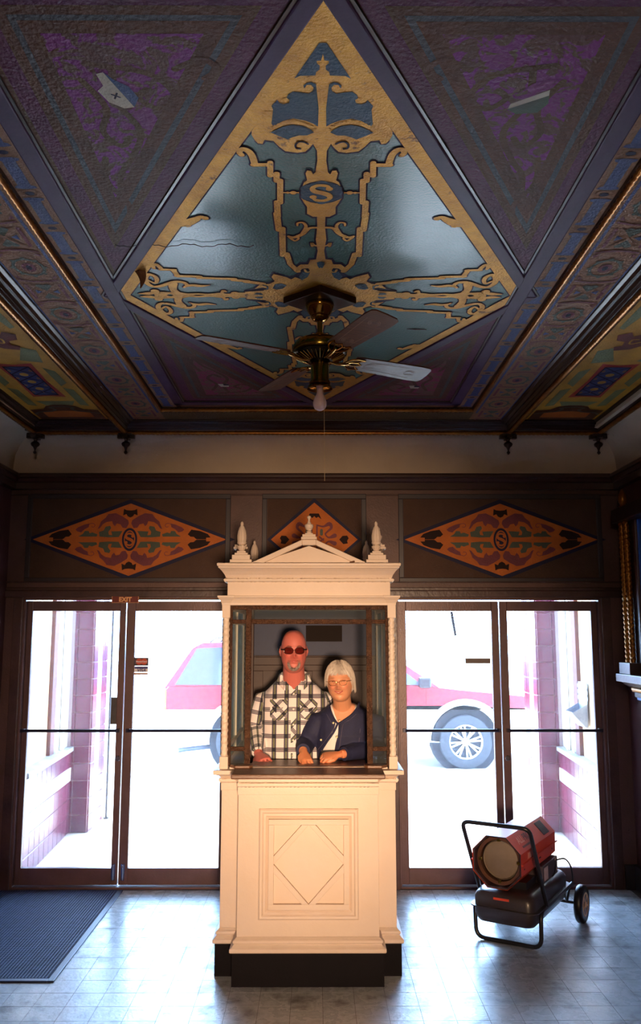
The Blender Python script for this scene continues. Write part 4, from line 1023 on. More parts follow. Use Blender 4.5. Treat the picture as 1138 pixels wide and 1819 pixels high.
# counter
cn = MB()
cpts = [(-.408, -.235), (.408, -.235), (.408, -.02), (.33, .005), (.33, .30), (-.33, .30), (-.33, .005), (-.408, -.02)]
cn.prism(cpts, fXY, 1.050, 1.076)
cn.build('counter_top', M['counter'], B, bevel=.006)
MB().prism([(-.372, -.20), (.372, -.20), (.34, -.14), (-.34, -.14)], fXY, 1.03, 1.05).build('counter_bracket', M['booth'], B, bevel=.003)
for sx in (-1, 1):
    MB().prism([(sx*.435, .03), (sx*.435, -.005), (sx*.405, -.04), (sx*.325, -.04), (sx*.31, -.015), (sx*.31, .05)], fXY, 1.076, 1.092).build('sash_foot', M['counter'], B, bevel=.004)
# entablature
boothbox('ceiling_board', -.46, .46, YW + .02, YR - .02, 1.99, 2.02, M['booth'])
def ringbox(levels, name, wing=.47):
    rings = [[(-wing - e, -e + (.0), z), (wing + e, -e, z), (wing + e, YR - YW + e, z), (-wing - e, YR - YW + e, z)] for e, z in levels]
    return MB().loft(rings).build(name, M['booth'], B, bevel=.0015)
ringbox([(.0, 1.972), (.0, 1.985), (.006, 2.0), (.014, 2.012), (.022, 2.016), (.022, 2.024)], 'architrave', .472)
for sx in (-1, 1):
    for y in (0, YR - YW):
        MB().loft([[(sx*.472 + a*e, y + b*e + (.022 if y == 0 else -.022), z) for a, b in ((-1,-1),(1,-1),(1,1),(-1,1))] for e, z in [(.024, 1.972), (.026, 1.985), (.034, 2.0), (.044, 2.012), (.048, 2.018), (.048, 2.026)]]).build('capital_moulding', M['booth'], B, bevel=.001)
ringbox([(-.004, 2.02), (-.004, 2.12)], 'frieze')
ringbox([(.004, 2.118), (.006, 2.13), (.012, 2.145), (.026, 2.165), (.040, 2.180), (.046, 2.183), (.046, 2.190), (.052, 2.194), (.054, 2.208), (.048, 2.212)], 'cornice')
E = .003
for p0, p1 in (((-.478, -.004, 2.116), (.478, -.004, 2.116)), ((-.476, 0, 2.116), (-.476, 1.1, 2.116)), ((.476, 0, 2.116), (.476, 1.1, 2.116))):
    rope(MB(), p0, p1, .014, pitch=.024, strands=4).build('rope_trim', M['crope'], B, smooth=60)
# pediments on the front, sides and back
def pediment(M4, half, apex):
    z0 = 2.212
    m = MB(); m.M = M4
    m.prism([(-half + .04, z0), (half - .04, z0), (.0, z0 + apex - .035)], fXZ, .004, .02)
    m.build('pediment_panel', M['booth'], B)
    m = MB(); m.M = M4
    k = .032
    m.prism([(-half, z0), (-half + .075, z0), (-.04, z0 + apex - k), (-.04, z0 + apex)], fXZ, -.012, .04)
    m.prism([(half, z0), (half - .075, z0), (.04, z0 + apex - k), (.04, z0 + apex)], fXZ, -.012, .04)
    m.prism([(-.04, z0 + apex - k), (.04, z0 + apex - k), (.04, z0 + apex), (-.04, z0 + apex)], fXZ, -.012, .04)
    m.build('pediment_rake', M['booth'], B, bevel=.003)
    m = MB(); m.M = M4
    m.box(-.045, .045, -.03, .06, z0 + apex, z0 + apex + .014).box(-.038, .038, -.024, .054, z0 + apex + .014, z0 + apex + .030)
    ped = m.build('finial_pedestal', M['booth'], B, bevel=.002)
    m = MB(); m.M = M4 @ Matrix.Translation((0, .015, z0 + apex + .030))
    m.box(-.022, .022, -.022, .022, 0, .008)
    m.lathe([(.016,.006),(.014,.016),(.018,.020),(.013,.026),(.020,.034),(.024,.044),(.026,.052),(.024,.060),(.012,.064),(.014,.068),(.008,.076),(.006,.088),(.007,.092),(.011,.098),(.012,.104),(.009,.110),(.001,.113)], 20)
    m.build('urn_finial', M['booth'], B, smooth=40)
pediment(Matrix.Translation((0, -.01, 0)), .335, .135)
pediment(Matrix.Translation((-.455, .55, 0)) @ Matrix.Rotation(-PI/2, 4, 'Z'), .335, .135)
pediment(Matrix.Translation((.455, .55, 0)) @ Matrix.Rotation(PI/2, 4, 'Z'), .335, .135)
for sx in (-1, 1):
    for y in (.055, YR - YW - .055):
        cx = sx*.392
        m = MB().box(cx - .063, cx + .063, y - .063, y + .063, 2.210, 2.234).box(cx - .052, cx + .052, y - .052, y + .052, 2.234, 2.262).box(cx - .038, cx + .038, y - .038, y + .038, 2.262, 2.275).box(cx - .026, cx + .026, y - .026, y + .026, 2.275, 2.286)
        m.build('finial_pedestal', M['booth'], B, bevel=.002)
        m = MB().lathe([(.020,2.284),(.016,2.294),(.024,2.306),(.027,2.316),(.023,2.322),(.020,2.325),(.026,2.331),(.027,2.338),(.024,2.342),(.026,2.36),(.026,2.38),(.022,2.405),(.016,2.425),(.009,2.436),(.008,2.440),(.009,2.448),(.007,2.458),(.001,2.464)], 24, (cx, y, 0), lobes=12, lobe=.05)
        m.build('acorn_finial', M['booth'], B, smooth=45)
MB().box(-.47, .47, .0, YR - YW, 2.19, 2.205).build('roof_board', M['booth'], B)
MB().tube([(.235, -.02, 2.214), (.262, -.024, 2.221)], .006, 6).build('dead_leaf', M['counter'], B)

# ================================================================== CEILING FAN
FX, FY = .012, 3.80
M['blade'] = mat('walnut_fan_blade', srgb(108,62,38), .42, col2=srgb(70,38,24), nscale=3, nmix=.5, stretch=(2, 26, 8), spec=.35)
M['brassd'] = mat('antique_brass', srgb(176,150,70), .2, metal=1, col2=srgb(120,96,40), nscale=7)
F = empty('ceiling_fan', (FX, FY, 2.95)); tag(F, 'brass ceiling fan with four walnut blades and a bare bulb', 'ceiling fan')
zF = lambda z: z - 2.95
mp = MB()
r_ = .175
mp.prism([(-r_, 0), (0, -r_*.85), (r_, 0), (0, r_*.85)], fXY, zF(3.362), zF(3.402)); mp.build('mounting_block', M['dark'], F, bevel=.004)
MB().lathe([(.066,zF(3.364)),(.070,zF(3.355)),(.066,zF(3.338)),(.050,zF(3.310)),(.042,zF(3.302)),(.044,zF(3.296)),(.034,zF(3.282)),(.018,zF(3.274)),(.001,zF(3.273))], 32).build('canopy', M['brass'], F, smooth=40)
MB().tube([(0,0,zF(3.29)), (0,0,zF(3.19))], .0125, 14).build('down_rod', M['brassd'], F, smooth=40)
hs = MB().lathe([(.02,zF(3.215)),(.024,zF(3.195)),(.07,zF(3.190)),(.112,zF(3.172)),(.128,zF(3.148)),(.130,zF(3.128)),(.126,zF(3.118))], 40).build('motor_housing', M['brassd'], F, smooth=40)
b = MB().lathe([(.126,zF(3.118)),(.128,zF(3.112)),(.122,zF(3.106)),(.065,zF(3.082)),(.050,zF(3.080)),(.045,zF(3.07)),(.001,zF(3.07))], 40).build('motor_plate', mat('dark_brass_plate', srgb(40,32,22), .25, metal=.9), F, smooth=40)
b = MB()
for k in range(36):
    a = 2*PI*k/36; c_, s_ = math.cos(a), math.sin(a)
    b.tube([(.062*c_, .062*s_, zF(3.078)), (.118*c_, .118*s_, zF(3.102))], (.0024, .003), 5)
b.build('vent_ribs', M['brass'], F)
MB().lathe([(.040,zF(3.072)),(.043,zF(3.06)),(.043,zF(2.985)),(.050,zF(2.975)),(.050,zF(2.965)),(.030,zF(2.958)),(.001,zF(2.958))], 28).build('switch_housing', M['brassd'], F, smooth=40)
MB().lathe([(.030,zF(2.972)),(.056,zF(2.956)),(.060,zF(2.944)),(.057,zF(2.944)),(.052,zF(2.954)),(.028,zF(2.964))], 28).build('fitter_ring', M['brass'], F, smooth=40)
bulbm = mat('frosted_bulb', srgb(226,206,214), .25, col2=srgb(214,190,200), nscale=4)
bl = MB().lathe([(.017,zF(2.960)),(.0135,zF(2.940)),(.0140,zF(2.930)),(.0165,zF(2.918)),(.027,zF(2.898)),(.033,zF(2.878)),(.032,zF(2.862)),(.024,zF(2.848)),(.012,zF(2.841)),(.001,zF(2.839))], 24).build('bulb', bulbm, F, smooth=60)
MB().tube([(.012,-.02,zF(2.96)), (.02,-.03,zF(2.90)), (.022,-.03,zF(2.56)), (.022,-.03,zF(2.50))], .0011, 5).build('pull_cord', mat('pull_cord', srgb(170,150,120), .6), F)
for k in range(4):
    a = math.radians(-63 + 90*k)
    R4 = Matrix.Rotation(a, 4, 'Z')
    tilt = Matrix.Rotation(math.radians(-12), 4, 'X')
    bb = MB(); bb.M = R4 @ Matrix.Translation((0, 0, zF(3.098))) @ tilt
    L0, L1 = .175, .60
    out = [(L0, -.052), (L0 + .03, -.058), (L1 - .06, -.070), (L1 - .015, -.066), (L1, -.050), (L1 + .003, 0), (L1, .050), (L1 - .015, .066), (L1 - .06, .070), (L0 + .03, .058), (L0, .052)]
    bb.prism(out, fXY, -.003, .003)
    bo_ = bb.build('blade', M['blade'], F, bevel=.0012)
    br = MB(); br.M = bb.M
    br.tube([(.045, 0, -.012), (.09, 0, -.020), (.13, .0, -.014), (.16, 0, -.006)], [.009, .008, .008, .006], 8)
    for s_ in (-1, 1):
        br.tube(smoothpath([(.125, 0, -.012), (.15, s_*.030, -.008), (.185, s_*.046, -.006), (.225, s_*.042, -.005)], 5), .0042, 6)
        br.tube(smoothpath([(.225, s_*.042, -.005), (.205, s_*.030, -.005), (.200, s_*.014, -.005), (.222, 0, -.005)], 5), .0034, 6)
        br.tube(smoothpath([(.14, 0, -.010), (.165, s_*.012, -.007), (.200, s_*.014, -.005)], 5), .0034, 6)
    br.build('blade_iron', M['brass'], F, smooth=50)
    inl = MB(); inl.M = bb.M
    for s_ in (-1, 1):
        inl.tube([(.24, s_*.030, -.0034), (.52, s_*.046, -.0034)], (.0008, .0004), 4)
        for cx in (.27, .50):
            for rr in (.012, .020, .028):
                inl.tube([(cx + rr*math.cos(t), s_*(.005 + rr*.7*abs(math.sin(t))), -.0034) for t in [PI*i/10 for i in range(11)]], (.0008, .0004), 4)
    inl.build('blade_inlay', mat('blade_inlay_%d' % k, srgb(150,104,74), .4), F)
# curled flake of paint hanging from the ceiling near the left tip of the diamond
fk = MB(); c0 = onZ(248, 480, 3.398)
rings = []
for i in range(7):
    t = i/6; wd = .026*(1 - t*.9)
    rings.append([(c0.x + .012*math.sin(t*3) - wd, c0.y + .02*t, 3.398 - .075*t), (c0.x + .012*math.sin(t*3), c0.y - .012*(1-t) + .02*t, 3.396 - .075*t), (c0.x + .012*math.sin(t*3) + wd, c0.y + .02*t, 3.398 - .075*t), (c0.x + .012*math.sin(t*3), c0.y + .004 + .02*t, 3.400 - .075*t)])
fk.loft(rings); tag(fk.build('paint_flake', mat('loose_flake', srgb(150,104,70), .6, col2=srgb(96,62,44), nscale=30), smooth=50), 'curled brown flake hanging from the gold border at the diamond left tip', 'paint flake')

# ================================================================== FLOOR MAT
mt = empty('floor_mat', (-1.85, 5.5, 0)); tag(mt, 'dark blue black ribbed entrance mat in front of the left doors', 'mat')
M['mat'] = mat('mat_pile', srgb(46,60,104), .7, col2=srgb(28,38,72), nscale=22, nmix=.6, stains=(srgb(96,108,140), 34, .70))
M['matedge'] = mat('mat_edge', srgb(38,48,84), .45)
MB().box(-.455, .435, -.755, .80, 0, .006).build('mat_base', M['matedge'], mt)
MB().box(.435, .470, -.79, .80, 0, .009).box(-.455, .435, -.79, -.755, 0, .009).build('edging', M['matedge'], mt, bevel=.003)
ribs = MB()
y = -.75; j = 0
while y < .795:
    x = -.452 + (j % 2)*.009
    ribs.box(-.452, .433, y, y + .004, .006, .0085); y += .012; j += 1
x = -.45
while x < .43:
    ribs.box(x, x + .006, -.754, .798, .006, .0092); x += .018
tag(ribs.build('mat_ribs', M['mat'], mt), kind='stuff')
MB().box(-.452, .433, -.754, .798, .0055, .0066).build('mat_pile', M['mat'], mt)

# ================================================================== RIGHT WALL POSTER CASE WITH TWISTED COLUMNS
pc = empty('poster_case', (XR, 5.95, 1.4)); tag(pc, 'gilded poster case with paired twisted columns on the right wall', 'poster case')
Z = lambda z: z - 1.4
XI = -.02
MB().box(-.13, 0, -.02, .19, Z(1.53), Z(1.61)).build('column_plinth', M['trimw'], pc, bevel=.004)
MB().box(-.15, 0, -.9, .21, Z(1.475), Z(1.53)).build('shelf', M['trimw'], pc, bevel=.004)
MB().prism([(-.13, Z(1.475)), (-.11, Z(1.455)), (-.08, Z(1.44)), (0, Z(1.435)), (0, Z(1.475))], fXZ, -.9, .16).build('shelf_moulding', M['trimw'], pc, bevel=.002)
rope(MB(), (-.075, -.9, Z(1.425)), (-.075, .08, Z(1.425)), .02, pitch=.03).build('gilt_rope', M['rope'], pc, smooth=60)
MB().box(-.06, 0, -.9, .1, Z(1.37), Z(1.41)).build('lower_band', M['trimw'], pc)
MB().box(-.064, 0, -.9, .05, Z(1.355), Z(1.372)).build('blue_band', mat('blue_case_paint', srgb(40,110,200), .35), pc)
for k, yy in enumerate((.145, .06)):
    rope(MB(), (-.075, yy, Z(1.61)), (-.075, yy, Z(2.62)), .024, pitch=.034, strands=3, step=.007, depth=.3).build('twisted_column', M['rope'], pc, smooth=60)
MB().box(-.05, 0, -.01, .19, Z(1.61), Z(2.62)).build('column_backing', M['dark'], pc)
MB().box(-.13, 0, -.9, .20, Z(2.62), Z(2.72)).build('column_capital', M['dark'], pc, bevel=.005)
MB().lathe([(.02,Z(2.72)),(.03,Z(2.735)),(.018,Z(2.745)),(.028,Z(2.765)),(.032,Z(2.79)),(.026,Z(2.825)),(.012,Z(2.855)),(.001,Z(2.865))], 18, (-.075, .10, 0)).build('gilt_finial', M['rope'], pc, smooth=40)
MB().box(-.05, 0, -.045, -.01, Z(1.53), Z(2.62)).build('case_frame', M['trimw'], pc, bevel=.004)
MB().box(-.035, 0, -.075, -.045, Z(1.53), Z(2.62)).build('blue_slip', mat('blue_slip_paint', srgb(30,96,190), .35), pc)
MB().box(-.012, 0, -.9, -.075, Z(1.53), Z(2.62)).build('poster_board', mat('poster_board', srgb(40,50,60), .3), pc)
MB().box(-.05, 0, -.95, -.9, Z(1.40), Z(2.72)).build('case_frame', M['trimw'], pc, bevel=.004)

# ================================================================== SPACE HEATER
HA = math.radians(-31.3)
H = empty('space_heater', (1.145, 5.245, 0), HA); tag(H, 'orange torpedo space heater on a black fuel tank with wheels and handle', 'heater')
M['horange'] = mat('heater_orange', srgb(214,74,40), .38, col2=srgb(196,60,34), nscale=3, stains=(srgb(150,70,50), 14, .70)); M['hblack'] = mat('heater_black_tube', srgb(26,26,32), .35)
M['tank'] = mat('fuel_tank_black', srgb(40,34,38), .42, col2=srgb(54,44,42), nscale=4, nmix=.6, coat=.3); M['hdark'] = mat('heater_grey_box', srgb(74,60,66), .5, col2=srgb(60,50,56), nscale=6)
def rrect(x0, x1, y0, y1, r, z, n=4):
    out = []
    for cx, cy, a0 in ((x1-r, y0+r, -PI/2), (x1-r, y1-r, 0), (x0+r, y1-r, PI/2), (x0+r, y0+r, PI)):
        for i in range(n+1):
            t = a0 + PI/2*i/n; out.append((cx + r*math.cos(t), cy + r*math.sin(t), z))
    return out
tk = MB().loft([rrect(-.205 + e, .165 - e, -.08 + e, .66 - e, .05, z) for e, z in [(.05,.118),(.018,.126),(.006,.145),(0,.165),(0,.212)]])
H_t = tk.build('fuel_tank', M['tank'], H, smooth=40)
MB().loft([rrect(-.205 + e, .165 - e, -.08 + e, .66 - e, .05, z) for e, z in [(0,.216),(0,.262),(.008,.282),(.02,.296),(.05,.304)]]).build('tank_top', M['tank'], H, smooth=40)
MB().loft([rrect(-.228 + e, .188 - e, -.10 + e, .68 - e, .06, z) for e, z in [(0,.210),(0,.217)]]).build('tank_flange', M['tank'], H, bevel=.001)
MB().box(-.075, .02, -.082, -.078, .262, .275).build('orange_label', M['horange'], H)
# drum
dr = MB(); cx, cz = -.04, .478
def octa(R, y, ph=PI/8): return [(cx + R*math.cos(ph + k*PI/4), y, cz + R*math.sin(ph + k*PI/4)) for k in range(8)]
dr.loft([octa(.158, -.10), octa(.160, -.105), octa(.160, .60), octa(.156, .605), octa(.150, .605), octa(.150, .45)], caps=False)
dr.build('drum', M['horange'], H)
MB().loft([octa(.157, -.099), octa(.149, -.097), octa(.146, .10)], caps=False).build('drum_lining', mat('dark_lining', srgb(52,30,38), .7), H)  # even dark brown on the inside of the drum mouth
MB().loft([octa(.148, .50), octa(.148, .503)]).build('rear_plate', M['hblack'], H)
MB().loft([octa(.147, .08), octa(.147, .083)]).build('inner_plate', M['hblack'], H)
bz = MB(); bz.M = Matrix.Translation((cx, 0, cz)) @ Matrix.Rotation(PI/2, 4, 'X')
bz.lathe([(.138,-.08),(.138,.055),(.118,.055),(.118,.04),(.134,-.07)], 36); bz.build('burner_ring', mat('rusty_ring', srgb(120,78,56), .5, metal=.4, col2=srgb(80,54,44), nscale=12), H, smooth=40)
bz = MB(); bz.M = Matrix.Translation((cx, 0, cz)) @ Matrix.Rotation(PI/2, 4, 'X')
bz.lathe([(.116,.0),(.116,.020),(.108,.030),(.104,.026),(.070,.032),(.03,.037),(.001,.038)], 36); bz.build('heat_baffle', mat('scorched_steel', srgb(150,136,118), .6, metal=.35, col2=srgb(122,104,86), nscale=5), H, smooth=50)
bz = MB()
for k in range(4):
    a = k*PI/2; bz.box(cx + .118*math.cos(a) - .008, cx + .118*math.cos(a) + .008, -.062, -.04, cz + .118*math.sin(a) - .008, cz + .118*math.sin(a) + .008)
bz.build('baffle_clips', M['brassd'], H)
# seam flange down each side of the drum
for s in (-1, 1): MB().box(*sorted((cx + s*.146, cx + s*.158)), -.10, .615, cz - .004, cz + .004).build('drum_seam', M['horange'], H)
sc_ = MB()
for y in (-.05, .25, .27, .52): 
    sc_.M = Matrix.Translation((cx + .148, y, cz - .03)) @ Matrix.Rotation(PI/2, 4, 'Y'); sc_.lathe([(.005,-.002),(.005,.003),(.001,.004)], 8)
sc_.build('screws', M['hblack'], H)
# louvred patch and lettering on the upper right facet
fac = Matrix.Translation((cx, 0, cz)) @ Matrix.Rotation(-PI/4, 4, 'Y')      # local x along facet normal
ap = .160*math.cos(PI/8)
lv = MB(); lv.M = Matrix.Translation((cx, 0, cz)) @ Matrix.Rotation(-PI/4, 4, 'Y')
lv.box(ap - .001, ap + .0015, .40, .52, -.045, .045)
for i in range(9): lv.box(ap + .001, ap + .004, .405, .515, -.042 + i*.0098, -.038 + i*.0098)
lv.build('louvre', M['hdark'], H)
lt = mat('faded_white_print', srgb(226,150,130), .5); dkp = mat('faded_dark_print', srgb(112,58,56), .5)
def fac_text(body, size, m, y, v, shear=.2, bold=.001):
    o = text('lettering', body, size, m, H, (0, 0, 0), bold=bold, shear=shear, extrude=.0004)
    o.matrix_local = fac @ Matrix.Translation((ap + .0012, y, v)) @ Matrix(((0,0,1,0),(1,0,0,0),(0,1,0,0),(0,0,0,1)))
    return o
fac_text('ALL', .062, lt, .035, .008); fac_text('PRO', .062, dkp, .155, .008)
q = MB(); q.M = fac; q.box(ap, ap + .0012, .0, .20, -.040, -.028).build('print_bar', dkp, H)
q = MB(); q.box(cx + .1478, cx + .1488, .03, .10, cz + .012, cz + .045).box(cx + .1478, cx + .1488, .115, .17, cz + .012, cz + .045).build('faded_label', lt, H)
# control box between drum and tank
MB().box(-.10, .085, .05, .56, .30, .345).build('drum_saddle', M['hblack'], H)
MB().box(-.10, .130, .24, .56, .298, .400).build('control_box', M['hdark'], H, bevel=.004)
MB().box(.130, .1312, .265, .345, .310, .385).box(.130, .1312, .50, .525, .383, .397).box(.130, .1312, .53, .55, .315, .335).build('rating_label', mat('rating_label', srgb(206,180,170), .6, col2=srgb(176,150,146), nscale=60), H)
MB().tube(smoothpath([(.133, .50, .375), (.145, .46, .36), (.150, .42, .33), (.140, .40, .31)], 6), .005, 8).build('plug_lead', M['hblack'], H, smooth=50)
MB().tube(smoothpath([(.131, .53, .378), (.165, .60, .375), (.185, .66, .32), (.188, .69, .24), (.18, .70, .21)], 6), .0055, 8).build('power_cord', M['hblack'], H, smooth=50)
# tubular frame and handle
hp = []
def loop(pts, rads):
    out = []
    for i, p in enumerate(pts):
        if i in (0, len(pts)-1) or rads[i] == 0: out.append(Vector(p)); continue
        p = Vector(p); a = (Vector(pts[i-1]) - p).normalized(); b = (Vector(pts[i+1]) - p).normalized(); r = rads[i]
        A = p + a*r; Bq = p + b*r
        for k in range(6): t = k/5; out.append(A*(1-t)**2 + p*2*t*(1-t) + Bq*t**2)
    return out
hl = loop([(-.222, .12, .214), (-.225, -.17, .705), (.185, -.17, .705), (.182, .12, .214)], [0, .05, .05, 0])
MB().tube(hl, .0125, 12).build('handle', M['hblack'], H, smooth=50)
fl_ = loop([(.182, .70, .204), (.182, .0, .204), (.180, -.005, .0125), (-.215, -.005, .0125), (-.222, .0, .204), (-.222, .70, .204)], [0, .05, .055, .055, .05, 0])
MB().tube(fl_, .0125, 12).build('stand', M['hblack'], H, smooth=50)
ax = MB().tube([(-.25, .60, .115), (.26, .60, .115)], .009, 8)
for x in (-.21, .17): ax.tube([(x, .52, .20), (x, .60, .115), (x, .68, .20)], .008, 8)
ax.build('axle', M['hblack'], H, smooth=50)
for x in (-.262, .262):
    wm = MB(); wm.M = Matrix.Translation((x, .60, .115)) @ Matrix.Rotation(PI/2, 4, 'Y')
    wm.lathe([(.068,-.024),(.090,-.027),(.106,-.024),(.114,-.014),(.115,0),(.114,.014),(.106,.024),(.090,.027),(.068,.024)], 32)
    wo = wm.build('wheel', M['hblack'], H, smooth=50)
    hb = MB(); hb.M = wm.M
    hb.lathe([(.072,-.022),(.072,.026),(.062,.028),(.056,.016),(.020,.012),(.018,.030),(.001,.030),(.001,-.03),(.018,-.03),(.020,-.006),(.056,-.010),(.062,-.024)], 24)
    for k in range(5):
        a = 2*PI*k/5; hb.tube([(.018*math.cos(a), .018*math.sin(a), .020), (.060*math.cos(a), .060*math.sin(a), .022)], .006, 6)
    hb.build('hub', mat('wheel_hub_%d' % (x > 0), srgb(222,184,140), .5), wo, smooth=40)
# ================================================================== PEOPLE
def remesh(mb, voxel, name, smooth_it=0):
    me = bpy.data.meshes.new('tmp'); me.from_pydata(mb.v, [], mb.f)
    b = bmesh.new(); b.from_mesh(me); bmesh.ops.recalc_face_normals(b, faces=b.faces); b.to_mesh(me); b.free()
    o = bpy.data.objects.new('tmp', me); C.objects.link(o)
    md = o.modifiers.new('r', 'REMESH'); md.mode = 'VOXEL'; md.voxel_size = voxel; md.adaptivity = 0
    if smooth_it:
        sm = o.modifiers.new('s', 'SMOOTH'); sm.factor = .5; sm.iterations = smooth_it
    bpy.context.view_layer.update()
    out = bpy.data.meshes.new_from_object(o.evaluated_get(bpy.context.evaluated_depsgraph_get())); out.name = name
    bpy.data.objects.remove(o); bpy.data.meshes.remove(me)
    return out
def coords(me):
    a = np.empty(len(me.vertices)*3); me.vertices.foreach_get('co', a); return a.reshape(-1, 3)
def finish(me, name, m, parent, smooth=True, double=False):
    me.materials.clear(); me.materials.append(m)
    me.polygons.foreach_set('use_smooth', [smooth]*len(me.polygons))
    o = bpy.data.objects.new(name, me); C.objects.link(o); o.parent = parent
    return o
def setcol(me, arr, name='tint'):
    at = me.color_attributes.new(name, 'FLOAT_COLOR', 'POINT')
    full = np.ones((len(me.vertices), 4)); full[:, :3] = arr; at.data.foreach_set('color', full.ravel())
def cutfaces(me, mask):         # delete the vertices where mask is true
    b = bmesh.new(); b.from_mesh(me); b.verts.ensure_lookup_table()
    bmesh.ops.delete(b, geom=[b.verts[i] for i in np.nonzero(mask)[0]], context='VERTS'); 
    B_ = [v for v in b.verts if v.is_boundary]
    for _ in range(8):
        new = {v: (v.co + sum((e.other_vert(v).co for e in v.link_edges if e.is_boundary), Vector())/max(1, sum(e.is_boundary for e in v.link_edges)))*.5 for v in B_}
        for v, c_ in new.items(): v.co = c_
    b.to_mesh(me); b.free()
def torso(mb, rings, n=28, p=2.4):
    R = []
    for (cx, cy, cz, rx, ry) in rings:
        ring = []
        for k in range(n):
            t = 2*PI*k/n; c_, s_ = math.cos(t), math.sin(t)
            ring.append((cx + rx*math.copysign(abs(c_)**(2/p), c_), cy + ry*math.copysign(abs(s_)**(2/p), s_), cz))
        R.append(ring)
    return mb.loft(R)
W0, D0 = .0785, .094
JAW = {0: .11, 1: .15}
PW, PC = .70, .92
def widths(z, Hh, fem):
    t = max(0.0, -z/Hh); return W0*(1 - JAW[fem]*t**2.2), D0*(1 - .05*t)
def relief(x, z):
    g = lambda a, sx, sz, x0, z0, X=abs: a*math.exp(-((X(x) - x0)/sx)**2 - ((z - z0)/sz)**2)
    I = lambda v: v
    r = g(.0145, .0085, .020, 0, -.002, I) + g(.0205, .0125, .0125, 0, -.020, I) + g(.0085, .008, .008, .0145, -.026) + g(.0055, .022, .008, .030, .031)
    r = r - g(.0085, .0155, .0095, .031, .013) + g(.0085, .019, .018, .043, -.022) + g(.0045, .018, .006, 0, -.042, I) - g(.004, .024, .0032, 0, -.0495, I) + g(.0055, .017, .006, 0, -.0555, I) - g(.004, .02, .006, 0, -.068, I)
    return (r + g(.010, .024, .018, 0, -.098, I) - g(.003, .006, .016, .036, -.040))*1.3
def front(x, z, Hh, fem):
    c_ = min(.999, (abs(z)/Hh)**(1/PC)); sp = math.sqrt(1 - c_*c_); W, D = widths(z, Hh, fem)
    st = min(.98, (abs(x)/(W*sp**PW + 1e-9))**(1/.93)); ct = math.sqrt(1 - st*st)
    return -D*sp**PW*ct - relief(x, z)*min(1, ct*sp*2.2)
def head_mesh(mb, M4, Hh=.125, fem=0, nu=72, nv=54):
    rings = []
    for i in range(1, nv):
        ph = PI*i/nv; ring = []; cz = math.cos(ph); sp = math.sin(ph)
        z = Hh*math.copysign(abs(cz)**PC, cz); t = max(0, -z/Hh); W, D = widths(z, Hh, fem)
        for k in range(nu):
            th = 2*PI*k/nu; st, ct = math.sin(th), math.cos(th)
            x = W*sp**PW*math.copysign(abs(st)**.93, st); y = -D*sp**PW*ct
            if ct > 0: y -= relief(x, z)*min(1, ct*sp*2.2)
            else: y *= (1.06 - .42*t**.8)
            ring.append(M4 @ Vector((x, y, z)))
        rings.append(ring)
    mb.loft(rings)
    for s in (-1, 1):            # ears
        er = []
        for i in range(7):
            f_ = i/6; zz = -.030 + .062*f_; w_ = .5 - .5*math.cos(2*PI*min(max(f_, .06), .94))
            er.append([M4 @ Vector((s*(W0*.97 + .006*w_) + s*.004 + s*.0075*math.cos(u)*(.35 + w_*.45), .012 + .018*math.sin(u)*(.35 + w_*.75) + .006*f_, zz)) for u in [2*PI*k/10 for k in range(10)]])
        mb.loft(er)
def face_pt(M4, x, z, off, Hh, fem): 
    return M4 @ Vector((x, front(x, z, Hh, fem) - off, z))
def face_strip(mb, M4, top, bot, off, Hh, fem, n=14):
    """patch between two curves z=top(u), z=bot(u) over x(u)"""
    vs = []; 
    for i in range(n+1):
        u = i/n
        for (x, z) in (top(u), ((top(u)[0] + bot(u)[0])/2, (top(u)[1] + bot(u)[1])/2), bot(u)): vs.append(face_pt(M4, x, z, off, Hh, fem))
    fs = []
    for i in range(n):
        a = 3*i; fs += [(a, a+1, a+4, a+3), (a+1, a+2, a+5, a+4)]
    return mb.add(vs, fs)
def skinmat(name, rough=.45):
    m = mat(name, (1,1,1), rough, bump=.05, bscale=260, spec=.4)
    nt = m.node_tree; p = nt.nodes['Principled BSDF']; a = nt.nodes.new('ShaderNodeVertexColor'); a.layer_name = 'tint'
    nt.links.new(a.outputs[0], p.inputs['Base Color']); p.inputs['Subsurface Weight'].default_value = .12; p.inputs['Subsurface Radius'].default_value = (.02,.008,.004); p.inputs['Subsurface Scale'].default_value = .25
    return m
def finger(mb, M4, base, dirs, L, r):
    """dirs: bend angle (down) per joint from the palm's forward y axis; base in palm frame"""
    p = Vector(base); pts = [p.copy()]; a = 0
    for k, (seg, da) in enumerate(zip((.46, .30, .24), dirs[1:])):
        a += da; st = Vector((math.sin(dirs[0]), math.cos(a)*math.cos(dirs[0]), -math.sin(a)))
        pts.append(p + st*seg*L*.5); p = p + st*seg*L; pts.append(p.copy())
    n = len(pts); mb.tube([M4 @ q for q in pts], [r*(1.05 - .28*i/(n-1)) for i in range(n)], 10)
    tip = M4 @ pts[-1]; mb.lathe([(.001, -r*.7), (r*.55, -r*.5), (r*.74, 0), (r*.55, r*.5), (.001, r*.7)], 8, tip)
    return M4 @ pts[-1], M4 @ pts[-2]
